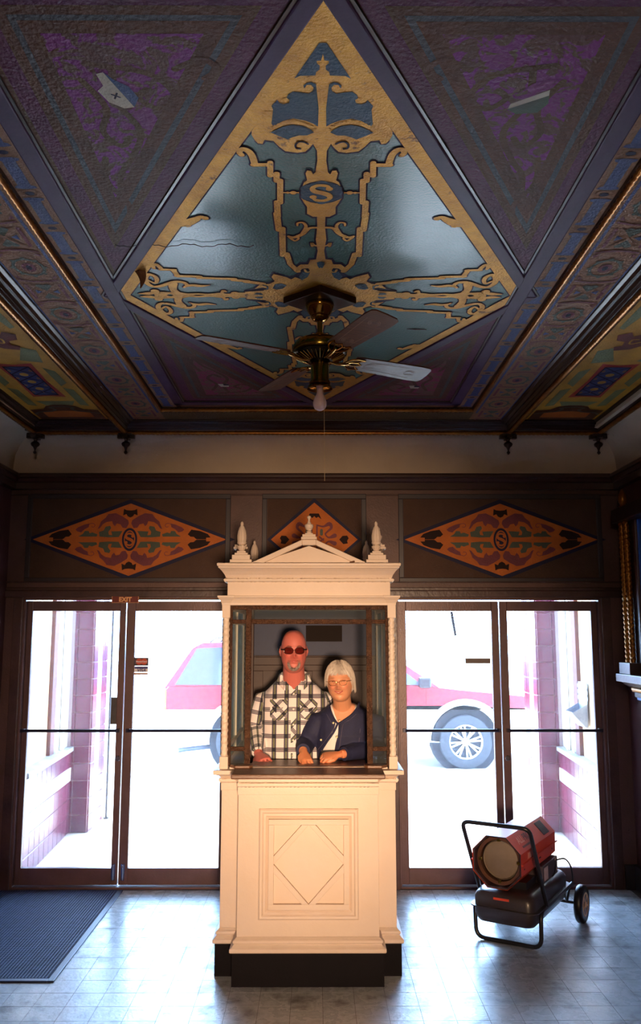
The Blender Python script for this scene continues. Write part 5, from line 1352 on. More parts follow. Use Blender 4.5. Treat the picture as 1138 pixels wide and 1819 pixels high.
def hand(mb, M4, side, bends, thumb, sc=1.0):
    """palm frame: y forward to the fingers, z out of the back of the hand; side=+1 when the thumb is at +x"""
    S = M4 @ Matrix.Scale(sc, 4)
    rings = []
    for y, w_, h_ in ((-.035, .024, .019), (-.01, .027, .018), (.03, .038, .0155), (.07, .041, .0135), (.088, .036, .010)):
        rings.append([S @ Vector((w_*math.cos(t), y, h_*math.sin(t))) for t in [2*PI*k/16 for k in range(16)]])
    mb.loft(rings); nails = []
    for i, (bx, L) in enumerate(((.031, .070), (.0105, .080), (-.0105, .075), (-.030, .060))):
        nails.append(finger(mb, S, (side*bx, .078 - .004*abs(i-1), 0), (side*(.10 - .07*i),) + tuple(bends[i]), L, .0088 if i < 3 else .0078))
    # thumb leaves the side of the palm near its base
    pts = [Vector((side*.022, .005, -.002)), Vector((side*.040, .030, -.006)), Vector(thumb[0]), Vector(thumb[1])]
    pts = [Vector((p.x if i < 2 else side*p.x, p.y, p.z)) for i, p in enumerate(pts)]
    mb.tube([S @ q for q in pts], [.013*sc, .013*sc, .0105*sc, .008*sc], 10)
    return nails
def aim(p, fwd, up):
    f = Vector(fwd).normalized(); u = Vector(up); u = (u - f*u.dot(f)).normalized(); x = f.cross(u)
    return Matrix(((x.x, f.x, u.x, p[0]), (x.y, f.y, u.y, p[1]), (x.z, f.z, u.z, p[2]), (0,0,0,1)))
def seg_coord(P, a, b):
    a, b = np.array(a), np.array(b); d = b - a; L = np.linalg.norm(d); d = d/L
    t = (P - a) @ d; q = P - a - np.outer(np.clip(t, 0, L), d)
    return t, np.linalg.norm(q, axis=1), q, L
def plaid_mat():
    m = bpy.data.materials.new('plaid_shirt_cloth'); m.use_nodes = True; nt = m.node_tree; N = nt.nodes; L = nt.links; p = N['Principled BSDF']
    p.inputs['Roughness'].default_value = .8; p.inputs['Sheen Weight'].default_value = .2
    at = N.new('ShaderNodeAttribute'); at.attribute_name = 'weave'; sp = N.new('ShaderNodeSeparateXYZ'); L.new(at.outputs['Vector'], sp.inputs[0])
    def math_(op, a, b=None):
        n = N.new('ShaderNodeMath'); n.operation = op
        for i, v in enumerate((a, b)):
            if v is None: continue
            if isinstance(v, (int, float)): n.inputs[i].default_value = v
            else: L.new(v, n.inputs[i])
        return n.outputs[0]
    def bands(sock, period, lst):      # list of (centre, halfwidth) -> mask
        f = math_('FRACT', math_('ADD', math_('DIVIDE', sock, period), 50.0)); out = None
        for c_, h in lst:
            k = math_('LESS_THAN', math_('ABSOLUTE', math_('SUBTRACT', f, c_)), h)
            out = k if out is None else math_('MAXIMUM', out, k)
        return out
    def mixc(fac, a, b):
        n = N.new('ShaderNodeMix'); n.data_type = 'RGBA'; L.new(fac, n.inputs[0])
        if isinstance(a, tuple): n.inputs[6].default_value = (*a, 1)
        else: L.new(a, n.inputs[6])
        n.inputs[7].default_value = (*b, 1); return n.outputs[2]
    base = srgb(236,226,224)
    hg = bands(sp.outputs[1], .078, [(.30, .055), (.52, .055)]); c_ = mixc(hg, base, srgb(122,112,122))
    hd = bands(sp.outputs[1], .078, [(.41, .035)]); c_ = mixc(hd, c_, srgb(58,60,72))
    vg = bands(sp.outputs[0], .074, [(.28, .05), (.54, .05)]); c_ = mixc(vg, c_, srgb(52,50,70))
    vgr = bands(sp.outputs[0], .074, [(.41, .07)]); c_ = mixc(vgr, c_, srgb(120,124,84))
    vd = bands(sp.outputs[0], .074, [(.35, .012), (.47, .012)]); c_ = mixc(vd, c_, srgb(30,30,46))
    cr = math_('MULTIPLY', bands(sp.outputs[0], .074, [(.41, .17)]), bands(sp.outputs[1], .078, [(.41, .15)])); c_ = mixc(cr, c_, srgb(30,30,44))
    L.new(c_, p.inputs['Base Color'])
    nz = N.new('ShaderNodeTexNoise'); nz.inputs['Scale'].default_value = 9; tc = N.new('ShaderNodeTexCoord'); L.new(tc.outputs['Object'], nz.inputs[0])
    bp = N.new('ShaderNodeBump'); bp.inputs['Strength'].default_value = .5; bp.inputs['Distance'].default_value = .03; L.new(nz.outputs[0], bp.inputs['Height']); L.new(bp.outputs[0], p.inputs['Normal'])
    return m
def weave(me, arr):
    at = me.attributes.new('weave', 'FLOAT_VECTOR', 'POINT'); at.data.foreach_set('vector', arr.astype(np.float32).ravel())
def leg_parts(mb, hip, knee, ankle, rs): mb.tube([hip, (Vector(hip)+Vector(knee))/2, knee, (Vector(knee)+Vector(ankle))/2, ankle], rs, 16)
def shoe(parent, x, y, m):
    s_ = MB(); s_.loft([[(x + w_*math.cos(t), yy, max(.0, zc_ + h_*math.sin(t))) for t in [2*PI*k/14 for k in range(14)]] for yy, w_, zc_, h_ in ((y+.075,.03,.04,.04),(y+.05,.038,.045,.05),(y,.042,.045,.055),(y-.06,.045,.035,.038),(y-.13,.048,.028,.03),(y-.17,.035,.024,.024),(y-.185,.015,.02,.015))])
    s_.build('shoe', m, parent, smooth=50)
denim = mat('blue_jeans', srgb(46,62,108), .8, col2=srgb(36,48,84), nscale=14)
eyew = mat('eye_white', srgb(232,222,214), .25); iris = mat('iris', srgb(62,70,84), .15); lash = mat('lash_line', srgb(58,34,30), .6)
def eyes(M4, parent, Hh, fem, wd=.0115, ht=.0042, z0=.013):
    for s in (-1, 1):
        e = MB(); face_strip(e, M4, lambda u: (s*.031 + wd*(2*u-1), z0 + ht*math.sin(PI*u)), lambda u: (s*.031 + wd*(2*u-1), z0 - ht*.8*math.sin(PI*u)), .0012, Hh, fem)
        eo = e.build('eye', eyew, parent)
        i_ = MB(); c0 = face_pt(M4, s*.031, z0, .0020, Hh, fem); R3 = M4.to_3x3()
        i_.add([c0 + R3 @ Vector((.0042*math.cos(t), 0, .0042*math.sin(t)*(.85))) for t in [2*PI*k/12 for k in range(12)]], [tuple(range(12))]); i_.build('iris', iris, eo)
        l_ = MB(); l_.tube([face_pt(M4, s*.031 + (wd+.001)*(2*u-1), z0 + ht*math.sin(PI*u)*1.05, .0018, Hh, fem) for u in [k/10 for k in range(11)]], .0011, 5); l_.build('lash', lash, eo)
# ---------------------------------------------------------------- the man
MY = 5.36
mhc = onY(521.5, 1157.5, 5.20)
man = empty('person', (mhc.x, MY, 0)); tag(man, 'bald man with a grey goatee in glasses and plaid shirt inside the booth', 'person')
T0 = lambda p: Vector((p[0], p[1], p[2])) - man.location
HM = .128
Mh = Matrix.Translation(T0(mhc)) @ Matrix.Rotation(math.radians(3), 4, 'Z') @ Matrix.Rotation(math.radians(4), 4, 'X')
SK = 1.03
sh_l = T0(onY(466, 1233, 5.36)); el_l = T0(onY(455, 1296, 5.36)); wr_l = T0(onY(459, 1340, 5.16))
sh_r = Vector((.195, .05, sh_l.z)); el_r = Vector((.27, .18, sh_l.z - .28)); wr_r = Vector((.31, .19, sh_l.z - .52))
zs = sh_l.z
def man_torso(mb, e=0, low=.80):
    torso(mb, [(0, .03, low, .16+e, .115+e), (0, .02, .90, .185+e, .135+e), (0, -.005, 1.02, .20+e, .155+e), (0, -.01, 1.14, .20+e, .155+e), (0, .0, 1.26, .20+e, .14+e), (0, .0, zs - .07, .205+e, .125+e), (0, .005, zs, .185+e, .108+e), (0, .0, zs + .04, .145+e, .088+e), (0, -.005, zs + .08, .106+e, .082+e), (0, -.01, zs + .108, .080+e*.8, .074+e*.8)])
mb = MB(); man_torso(mb, -.012)
ncz = zs + .02
mb.tube([(0, .0, zs - .02), (0, -.03, zs + .05), Mh @ Vector((0, .030, -.075))], [.078, .072, .064], 20)
# full lower face so that the jaw runs into the neck
head_mesh(mb, Mh, HM, 0)
mb.tube([sh_l + Vector((.06,0,-.04)), sh_l + Vector((.01,0,-.06)), (sh_l + el_l)/2, el_l, (el_l*.4 + wr_l*.6), wr_l], [.045, .050, .048, .043, .036, .027], 16)
mb.tube([sh_r - Vector((.06,0,.04)), sh_r + Vector((-.01,0,-.06)), (sh_r + el_r)/2, el_r, (el_r*.4 + wr_r*.6), wr_r], [.045, .050, .048, .043, .036, .027], 16)
for s in (-1, 1): leg_parts(mb, (s*.10, .03, .84), (s*.11, .01, .48), (s*.11, .03, .06), [.10, .085, .06, .055, .042])
hf = T0(onY(470, 1352, 5.02)) - wr_l
hand(mb, aim(wr_l + hf.normalized()*.035, hf + Vector((.01,0,-.0)), (-.15, -.1, 1)), 1, [(.30,.35,.25)]*4, ((.050,.062,-.012), (.046,.090,-.018)), 1.05)
hand(mb, aim(wr_r + Vector((.02,0,-.035)), (.2, -.05, -1), (1, 0, .2)), -1, [(.2,.3,.2)]*4, ((.050,.062,-.012), (.046,.090,-.018)), 1.05)
bm1 = remesh(mb, .0042, 'body', 0)
P = coords(bm1); Minv = np.array(Mh.inverted()); Ph = P @ Minv[:3, :3].T + Minv[:3, 3]
skin = np.array(srgb(210,118,106)); col = np.tile(skin, (len(P), 1))
col += (np.sin(P*90).sum(1)[:, None])*np.array([.004,.003,.003])
inh = (Ph[:, 2] > -.14) & (np.abs(Ph[:, 0]) < .1) & (np.abs(Ph[:, 1]) < .13)
fr_ = inh & (Ph[:, 1] < -.02)
def blend(mask_w, c): 
    global col
    col = col*(1 - mask_w[:, None]) + np.array(c)*mask_w[:, None]
G = lambda x0, z0, sx, sz: np.exp(-((np.abs(Ph[:, 0]) - x0)/sx)**2 - ((Ph[:, 2] - z0)/sz)**2)*fr_
blend(.5*G(.043, -.018, .02, .018), srgb(212,92,84)); blend(.5*G(0, -.022, .014, .014), srgb(214,90,80)); blend(.85*G(0, -.0495, .022, .0055), srgb(172,62,60))
rr_ = np.hypot(Ph[:, 0], (Ph[:, 2] + .060)*.82); blend(.6*np.exp(-((rr_ - .031)/.010)**2)*(Ph[:, 2] < -.045)*fr_, srgb(124,96,90))
blend(.35*G(.03, .033, .018, .006), srgb(130,80,70))
setcol(bm1, np.clip(col, 0, 1)); finish(bm1, 'body', skinmat('man_skin'), man)
eyes(Mh, man, HM, 0)
ml = MB(); ml.tube([face_pt(Mh, .025*(2*u-1), -.0495 + .004*(2*u-1)**2, .0008, HM, 0) for u in [k/12 for k in range(13)]], [.0008]+[.0017]*11+[.0008], 6); ml.build('lips', mat('man_lips', srgb(150,52,50), .5), man, smooth=60)
for s in (-1, 1):
    bw = MB(); bw.tube([face_pt(Mh, s*(.014 + .034*u), .034 + .006*math.sin(PI*u), .0015, HM, 0) for u in [k/8 for k in range(9)]], [.0015]+[.0032]*6+[.002, .001], 6); bw.build('eyebrow', mat('brow_%d' % s, srgb(120,74,64), .8), man, smooth=60)
# goatee
gt = MB(); rnd = random.Random(3)
for i in range(760):
    u = rnd.random(); a = -1.6 + 3.2*rnd.random()
    k_ = .78 + .40*rnd.random(); x = .033*math.sin(a)*k_; z = -.058 - .040*math.cos(a)*k_
    p0 = face_pt(Mh, x, z, -.001, HM, 0); p1 = face_pt(Mh, x*1.02 + rnd.uniform(-.002,.002), z - .008, .0045 + .003*rnd.random(), HM, 0)
    gt.tube([p0, (p0*.5 + p1*.5) + Vector((0,-.0015,0)), p1], [.0011, .0011, .0004], 4)
tag(gt.build('goatee', mat('grey_goatee', srgb(176,160,150), .7, col2=srgb(96,80,76), nscale=60, nmix=.3), man), 'short grey goatee')
# glasses with tinted lenses
gl = MB(); lens = MB()
for s in (-1, 1):
    ring = [(s*.0335 + .0275*math.copysign(abs(math.cos(t))**.75, math.cos(t)), .014 + .0195*math.copysign(abs(math.sin(t))**.8, math.sin(t))) for t in [2*PI*k/24 for k in range(24)]]
    pts = [Mh @ Vector((x, -.106 + .014*(abs(x)/.06)**2, z)) for x, z in ring]
    gl.tube(pts, .0015, 6, closed=True); lens.add(pts, [tuple(range(24))])
    gl.tube([Mh @ Vector((s*.056, -.095, .020)), Mh @ Vector((s*.074, -.085, .019)), Mh @ Vector((s*.080, -.03, .017)), Mh @ Vector((s*.081, .015, .012)), Mh @ Vector((s*.08, .03, -.005))], [(.0022, .004)]*5, 6)
gl.tube([Mh @ Vector((-.009, -.105, .017)), Mh @ Vector((0, -.107, .019)), Mh @ Vector((.009, -.105, .017))], .0014, 6)
go = gl.build('glasses', mat('dark_glasses_frame', srgb(30,26,28), .25), man, smooth=50)
lens.build('lens', dust_veil_glass('tinted_lens', (.42,.22,.20), (.3,.2,.2), 5, .9, .02), go)
# shirt
sb = MB(); man_torso(sb, .012, .93)
for A, Bq, Cq in ((sh_l, el_l, wr_l), (sh_r, el_r, wr_r)):
    sgn = -1 if A.x < 0 else 1
    sb.tube([A - Vector((sgn*.06,0,.035)), A + Vector((-sgn*.006,0,-.045)), (A + Bq)/2, Bq, (Bq*.4 + Cq*.6), Bq*.06 + Cq*.94], [.060, .068, .064, .058, .050, .042], 18)
sm = remesh(sb, .007, 'shirt', 6)
Q = coords(sm)
# folds
n_ = np.sin(Q[:, 2]*38 + Q[:, 0]*22)*np.sin(Q[:, 0]*17 + 1)*.0035
zv = zs + .040
vcut = (Q[:, 1] < 0) & (Q[:, 2] > zv) & (np.abs(Q[:, 0] + .0) < (Q[:, 2] - zv)*.70)
neckcut = (Q[:, 2] > zs + .104)
cutfaces(sm, vcut | neckcut); Q = coords(sm)
Wv = np.stack([Q[:, 0] + .0, Q[:, 2] + .03*np.abs(Q[:, 0]), Q[:, 1]], 1)
for A, Bq, Cq in ((sh_l, el_l, wr_l), (sh_r, el_r, wr_r)):
    sgn = -1 if A.x < 0 else 1
    t1, d1, q1, L1 = seg_coord(Q, A, Bq); t2, d2, q2, L2 = seg_coord(Q, Bq, Cq)
    arm = (np.minimum(d1, d2) < .080) & (sgn*Q[:, 0] > .192)
    up_ = d1 <= d2
    al = np.where(up_, t1, L1 + t2); qq = np.where(up_[:, None], q1, q2)
    ang = np.arctan2(qq[:, 0], -qq[:, 1])*.062
    Wv[arm, 0] = ang[arm] + .02; Wv[arm, 1] = al[arm]
weave(sm, Wv)
PL = plaid_mat()
so = finish(sm, 'shirt', PL, man); md = so.modifiers.new('s', 'SOLIDIFY'); md.thickness = .002; md.offset = -1
def cloth_patch(name, pts, mp, m, parent, thick=.004, nrm=Vector((0,-1,0))):
    """pts: 3D outline; mp: weave coordinate per outline point"""
    n = len(pts); me = bpy.data.meshes.new(name)
    back = [p - nrm*thick for p in pts]
    me.from_pydata([tuple(p) for p in pts] + [tuple(p) for p in back], [], [tuple(range(n)), tuple(range(n, 2*n))[::-1]] + [(i, (i+1) % n, (i+1) % n + n, i + n) for i in range(n)])
    weave(me, np.array([(*q, 0) for q in mp]*2)); me.materials.append(m)
    o = bpy.data.objects.new(name, me); C.objects.link(o); o.parent = parent
    return o
def front_y(x, z, e=.014):
    # front of the man's torso
    R = [(.02,.90,.185,.135),(-.005,1.02,.20,.155),(-.01,1.14,.20,.155),(0,1.26,.20,.14),(0,zs-.07,.205,.125),(.005,zs,.185,.108),(0,zs+.04,.145,.088),(-.005,zs+.08,.106,.082)]
    for a, b in zip(R, R[1:]):
        if z <= b[1] or b is R[-1]:
            t = (z - a[1])/(b[1] - a[1]); cy, rx, ry = (a[0]*(1-t)+b[0]*t, a[2]*(1-t)+b[2]*t + e, a[3]*(1-t)+b[3]*t + e)
            u = min(.98, abs(x)/rx); return cy - ry*(1 - u**2.4)**(1/2.4)
    return -.1
fp_ = lambda x, z, e=.016: Vector((x, front_y(x, z, e), z))
for s in (-1, 1):
    px0, pz0 = (s*.092), zs - .030
    w_, h_ = .052, .118
    out = [(px0-w_, pz0), (px0+w_, pz0), (px0+w_, pz0-h_+.02), (px0, pz0-h_), (px0-w_, pz0-h_+.02)]
    rot = lambda x, z: ((x*.707 - z*.707)*1.25, (x*.707 + z*.707)*1.25)
    cloth_patch('pocket', [fp_(x, z, .018) for x, z in out], [rot(x, z) for x, z in out], PL, so)
    out = [(px0-w_-.002, pz0+.006), (px0+w_+.002, pz0+.006), (px0+w_+.002, pz0-.030), (px0, pz0-.048), (px0-w_-.002, pz0-.030)]
    cloth_patch('pocket_flap', [fp_(x, z, .022) for x, z in out], [rot(x+.02, -z) for x, z in out], PL, so)
    # collar leaf
    cl = [Vector((s*.004, front_y(0, zv, .026), zv - .002)), Vector((s*.060, front_y(.05, zv, .030), zv - .010)), Vector((s*.108, -.084, zs + .078)), Vector((s*.094, -.02, zs + .128)), Vector((s*.080, -.066, zs + .128)), Vector((s*.044, -.114, zs + .094))]
    cloth_patch('collar', cl, [(p.x*1.3 + .01, p.z*1.3 + .02) for p in cl], PL, so, .005)
b = MB()
band = [[Vector(((.084 + k*.003)*math.cos(t), .0 + (.078 + k*.003)*math.sin(t), zs + .090 + k*.04 + .012*math.sin(t))) for t in [-.35 + (PI + .7)*i/16 for i in range(17)]] for k in (0, 1)]
me_v = band[0] + band[1]; me = bpy.data.meshes.new('collar'); me.from_pydata([tuple(p) for p in me_v], [], [(i, i+1, i+18, i+17) for i in range(16)]); weave(me, np.array([(p.x, p.z, 0) for p in me_v])); me.materials.append(PL)
co = bpy.data.objects.new('collar', me); C.objects.link(co); co.parent = so; md = co.modifiers.new('s', 'SOLIDIFY'); md.thickness = .005
# placket with bias-cut checks and buttons
pk = [(-.016, zv), (.016, zv), (.016, 1.20), (.018, 1.05), (.018, .96), (-.014, .96), (-.014, 1.05), (-.016, 1.20)]
cloth_patch('placket', [fp_(x, z, .017) for x, z in pk], [((x - z)*.707*1.2, (x + z)*.707*1.2) for x, z in pk], PL, so, .003)
bt = MB()
for k in range(5):
    z = zv - .03 - k*.09; c0 = fp_(0, z, .0185); bt.M = Matrix.Translation(c0) @ Matrix.Rotation(PI/2, 4, 'X'); bt.lathe([(.001,0),(.0058,0),(.006,.002),(.004,.003),(.001,.0025)], 12)
bt.build('shirt_buttons', eyew, so)
tb_ = MB(); torso(tb_, [(0, .03, .74, .17, .12), (0, .03, .86, .19, .14), (0, .02, .955, .198, .152), (0, .02, .965, .19, .145)])
for s in (-1, 1): leg_parts(tb_, (s*.10, .03, .84), (s*.11, .01, .48), (s*.11, .03, .07), [.115, .10, .078, .075, .066])
finish(remesh(tb_, .012, 'trousers', 2), 'trousers', denim, man)
for s in (-1, 1): shoe(man, s*.11, .01, M['skirt'])

# ---------------------------------------------------------------- the woman
WY = 5.235
whc = onY(603.5, 1211.5, 5.11)
wom = empty('person', (whc.x + .035, WY, 0)); tag(wom, 'woman with short white hair and navy denim jacket, hands on booth counter', 'person')
T1 = lambda p: Vector((p[0], p[1], p[2])) - wom.location
HWm = .118
Mw = Matrix.Translation(T1(whc)) @ Matrix.Rotation(math.radians(-8), 4, 'Z') @ Matrix.Rotation(math.radians(5), 4, 'X') @ Matrix.Rotation(math.radians(-3), 4, 'Y') @ Matrix.Scale(.97, 4)
ws = T1(onY(600, 1272, 5.2)).z          # shoulder height
a_sh = T1(onY(565, 1283, 5.24)); a_el = T1(onY(541, 1322, 5.22)); a_wr = T1(onY(538, 1336, 5.06))
b_sh = T1(onY(666, 1285, 5.24)); b_el = T1(onY(672, 1340, 5.24)); b_wr = T1(onY(607, 1346, 5.03))
for v, zz in ((a_el, 1.145), (b_el, 1.135), (a_wr, 1.132), (b_wr, 1.118)): v.z = zz
tc_ = .0
def wom_torso(mb, e=0, low=.78, top=True):
    R = [(.0, .06, low, .17+e, .12+e), (.0, .06, .92, .175+e, .125+e), (0, .045, 1.04, .165+e, .125+e), (0, .03, 1.14, .165+e, .13+e), (0, .015, ws - .11, .168+e, .13+e), (0, .015, ws - .02, .160+e, .10+e), (0, .012, ws + .02, .135+e, .085+e), (-.005, .008, ws + .05, .092+e, .070+e), (-.01, .0, ws + .075, .058+e, .056+e)]
    torso(mb, R)
wb = MB(); wom_torso(wb)
wb.tube([(-.005, .01, ws - .02), (-.015, -.02, ws + .05), Mw @ Vector((0, .024, -.070))], [.060, .056, .054], 18)
head_mesh(wb, Mw, HWm, 1)
for A, E_, Wr in ((a_sh, a_el, a_wr), (b_sh, b_el, b_wr)):
    wb.tube([A*.8 + Vector((0,.015,ws-.03))*.2, A, (A + E_)/2, E_, E_*.4 + Wr*.6, Wr], [.05, .052, .046, .04, .032, .025], 14)
for s in (-1, 1): leg_parts(wb, (s*.09, .06, .82), (s*.10, .05, .46), (s*.10, .07, .06), [.095, .08, .055, .05, .038])
# her right hand (left in the picture) drapes over the edge of the other; both rest on the counter
ha = T1(onY(546, 1353, 4.965)); ha.z = 1.088
d_a = (ha - a_wr); Ma = aim(a_wr + d_a.normalized()*.030 + Vector((0,0,.004)), d_a + Vector((0,0,-.01)), (.12, -.45, 1))
na = hand(wb, Ma, 1, [(.22,.30,.18), (.20,.28,.18), (.22,.30,.2), (.28,.34,.2)], ((.046,.062,-.010), (.036,.088,-.016)), .86)
hb_ = T1(onY(562, 1345, 4.985)); hb_.z = 1.106
d_b = (hb_ - b_wr); Mb_ = aim(b_wr + d_b.normalized()*.034, d_b, (.0, -.55, 1))
nb = hand(wb, Mb_, -1, [(.65,1.1,.7), (.7,1.15,.7), (.75,1.15,.7), (.8,1.1,.7)], ((.036,.066,-.020), (.018,.086,-.026)), .90)
bm2 = remesh(wb, .0040, 'body', 0)
P = coords(bm2); Minv = np.array(Mw.inverted()); Ph = P @ Minv[:3, :3].T + Minv[:3, 3]
col = np.tile(np.array(srgb(222,156,118)), (len(P), 1)); col += (np.sin(P*80).sum(1)[:, None])*np.array([.006,.004,.004])
inh = (Ph[:, 2] > -.14) & (np.abs(Ph[:, 0]) < .1); fr_ = inh & (Ph[:, 1] < -.02)
blend(.45*G(.043, -.018, .02, .018), srgb(220,116,92)); blend(.45*G(0, -.022, .014, .012), srgb(214,106,92)); blend(.3*G(.03, .033, .018, .005), srgb(150,104,80))
hm = (P[:, 2] < 1.17) & (P[:, 1] < -.05); blend(.5*hm, srgb(214,122,78))
setcol(bm2, np.clip(col, 0, 1)); finish(bm2, 'body', skinmat('woman_skin'), wom)
eyes(Mw, wom, HWm, 1, ht=.0034)
# open smile: teeth between the lips
tm_ = MB(); face_strip(tm_, Mw, lambda u: (.023*(2*u-1), -.0465 + .004*(2*u-1)**2), lambda u: (.023*(2*u-1), -.0465 + .004*(2*u-1)**2 - .0075*math.sin(PI*u)), .0022, HWm, 1); tm_.build('teeth', eyew, wom)
lipm = mat('lips', srgb(176,78,66), .35)
lp = MB()
lp.tube([face_pt(Mw, .026*(2*u-1), -.0455 + .0055*(2*u-1)**2, .0022, HWm, 1) for u in [k/12 for k in range(13)]], [.0012]+[.0022]*11+[.0012], 6)
lp.tube([face_pt(Mw, .026*(2*u-1), -.0465 + .0055*(2*u-1)**2 - .0085*math.sin(PI*u), .0022, HWm, 1) for u in [k/12 for k in range(13)]], [.0012]+[.0026]*11+[.0012], 6)
lp.build('lips', lipm, wom, smooth=60)
# wire glasses
gl = MB(); lens = MB()
for s in (-1, 1):
    ring = [(s*.032 + .0235*math.copysign(abs(math.cos(t))**.8, math.cos(t)), .008 + .0145*math.copysign(abs(math.sin(t))**.8, math.sin(t))) for t in [2*PI*k/24 for k in range(24)]]
    pts = [Mw @ Vector((x, -.106 + .012*(abs(x)/.06)**2, z)) for x, z in ring]
    gl.tube(pts, .0009, 5, closed=True); lens.add(pts, [tuple(range(24))])
    gl.tube([Mw @ Vector((s*.055, -.097, .016)), Mw @ Vector((s*.076, -.08, .016)), Mw @ Vector((s*.081, .01, .010))], .0012, 6)
gl.tube([Mw @ Vector((-.0085, -.107, .013)), Mw @ Vector((0, -.109, .015)), Mw @ Vector((.0085, -.107, .013))], .001, 6)
go = gl.build('glasses', mat('gold_wire', srgb(190,160,110), .2, metal=1), wom, smooth=50)
lens.build('lens', dust_veil_glass('clear_lens', (.97,.97,.96), (1,1,1), 5, .9, .0), go)
# hair: a shell over the skull plus locks
hair_m = mat('silver_hair', srgb(214,204,192), .5, col2=srgb(164,146,130), nscale=30, nmix=.5, stretch=(3,3,.6), spec=.6)
hs_ = MB(); rings = []
rnd = random.Random(11)
def hairr(th, ph):
    sx, sy, sz = math.sin(ph)*math.sin(th), -math.sin(ph)*math.cos(th), math.cos(ph)
    n = 1 + .025*math.sin(th*9 + ph*3) + .02*math.sin(th*17 + 2)
    z = (HWm + .016)*sz
    f_ = max(0, -sy)                      # 1 straight ahead
    side = abs(sx)
    open_z = .062 - .10*max(0, 1 - (abs(math.atan2(sx, -sy))/.95)**4) * 0
    x = (W0 + .012)*sx*n; y = (D0 + .012)*sy*n
    az = abs(math.atan2(sx, -sy))
    lim = .070 + .012*math.sin(th*7) if az < .80 else (.070 - .09*(az - .80)/.50 if az < 1.30 else (-.012 if sx < 0 else -.045))
    shrink = 1.0
    if z < lim: shrink = max(.70, 1 - (lim - z)*9)
    return Vector((x*shrink, y*shrink + .004, z))
for i in range(1, 30):
    ph = PI*.80*i/29
    rings.append([Mw @ hairr(2*PI*k/64, ph) for k in range(64)])
hs_.loft(rings)
ho = hs_.build('hair', hair_m, wom, smooth=70)
lk = MB()
for i in range(520):
    az = rnd.uniform(-PI, PI); a = abs(az)
    top_ph = rnd.uniform(.15, .9); 
    end_z = (.066 + rnd.uniform(-.018,.014)) if a < .75 else ((.055 - .065*(a - .75)/.5 + rnd.uniform(-.015,.015)) if a < 1.25 else (-.005 if az < 0 else -.050) + rnd.uniform(-.02,.01))
    pts = []
    sweep = -.25 if az < .35 else .35
    for t in [0, .2, .4, .6, .8, 1.0]:
        phz = math.cos(top_ph)*(HWm + .017)*(1-t) + end_z*t
        sz = max(-.98, min(.98, phz/(HWm + .017))); ph = math.acos(sz)
        aa = az + sweep*(t - 1)*.9
        if t > .0: ph = max(ph, top_ph)
        r1 = 1.0 + .012*math.sin(i) + .03*t*(a > 1.0)
        q = Vector(((W0 + .013)*math.sin(ph)**.85*math.sin(aa)*r1, -(D0 + .013)*math.sin(ph)*math.cos(aa)*r1 + .003, (HWm + .017)*sz))
        if sz < 0: 
            q.x = (W0 + .013)*math.sin(aa)*r1; q.y = -(D0 + .011)*math.cos(aa)*r1 + .004
        pts.append(Mw @ q)
    lk.tube(pts, [.0028, .0034, .0034, .003, .0022, .0006], 4)
tag(lk.build('hair_locks', hair_m, ho, smooth=80), kind='stuff')
er = MB().lathe([(.001,-.004),(.004,0),(.001,.004)], 8, Mw @ Vector((.080, .0, -.038))); er.build('earring', M['chrome'], wom)
# white top, denim jacket
tt = MB(); wom_torso(tt, .006, .88)
tmh = remesh(tt, .008, 'top', 3); Q = coords(tmh)
neck = Q[:, 2] > ws - .030 + 3.2*np.clip(np.abs(Q[:, 0] + .01) - .035, 0, 1)*.9 + .10*(Q[:, 1] > 0)
cutfaces(tmh, neck & (Q[:, 2] > ws - .035)); finish(tmh, 'white_top', mat('white_cotton_top', srgb(236,232,228), .8, bump=.3, bscale=12), wom)
jk = MB(); wom_torso(jk, .016, .86)
for A, E_, Wr in ((a_sh, a_el, a_wr), (b_sh, b_el, b_wr)):
    jk.tube([A*.75 + Vector((0,.015,ws-.03))*.25, A, (A + E_)/2, E_, E_*.45 + Wr*.55, E_*.12 + Wr*.88], [.064, .068, .062, .058, .048, .041], 18)
jm = remesh(jk, .0065, 'jacket', 5); Q = coords(jm)
Yf = 5.10
def xz(px, py): p = T1(onY(px, py, Yf)); return (p.x, p.z)
poly1 = [xz(*p) for p in [(586,1246),(588,1262),(592,1275),(598,1285),(612,1279),(626,1268),(638,1254),(640,1240)]]
poly2 = [xz(*p) for p in [(598,1284),(603,1284),(601,1305),(598,1322),(596,1352),(566,1352),(572,1334),(582,1316),(592,1300)]]
def inside(poly, X, Y):
    r = np.zeros(len(X), bool); n = len(poly)
    for i in range(n):
        x1, y1 = poly[i]; x2, y2 = poly[(i+1) % n]
        c = ((y1 > Y) != (y2 > Y)) & (X < (x2-x1)*(Y-y1)/(y2-y1+1e-12)+x1); r ^= c
    return r
cut = (Q[:, 1] < .0) & (inside(poly1, Q[:, 0], Q[:, 2]) | inside(poly2, Q[:, 0], Q[:, 2]))
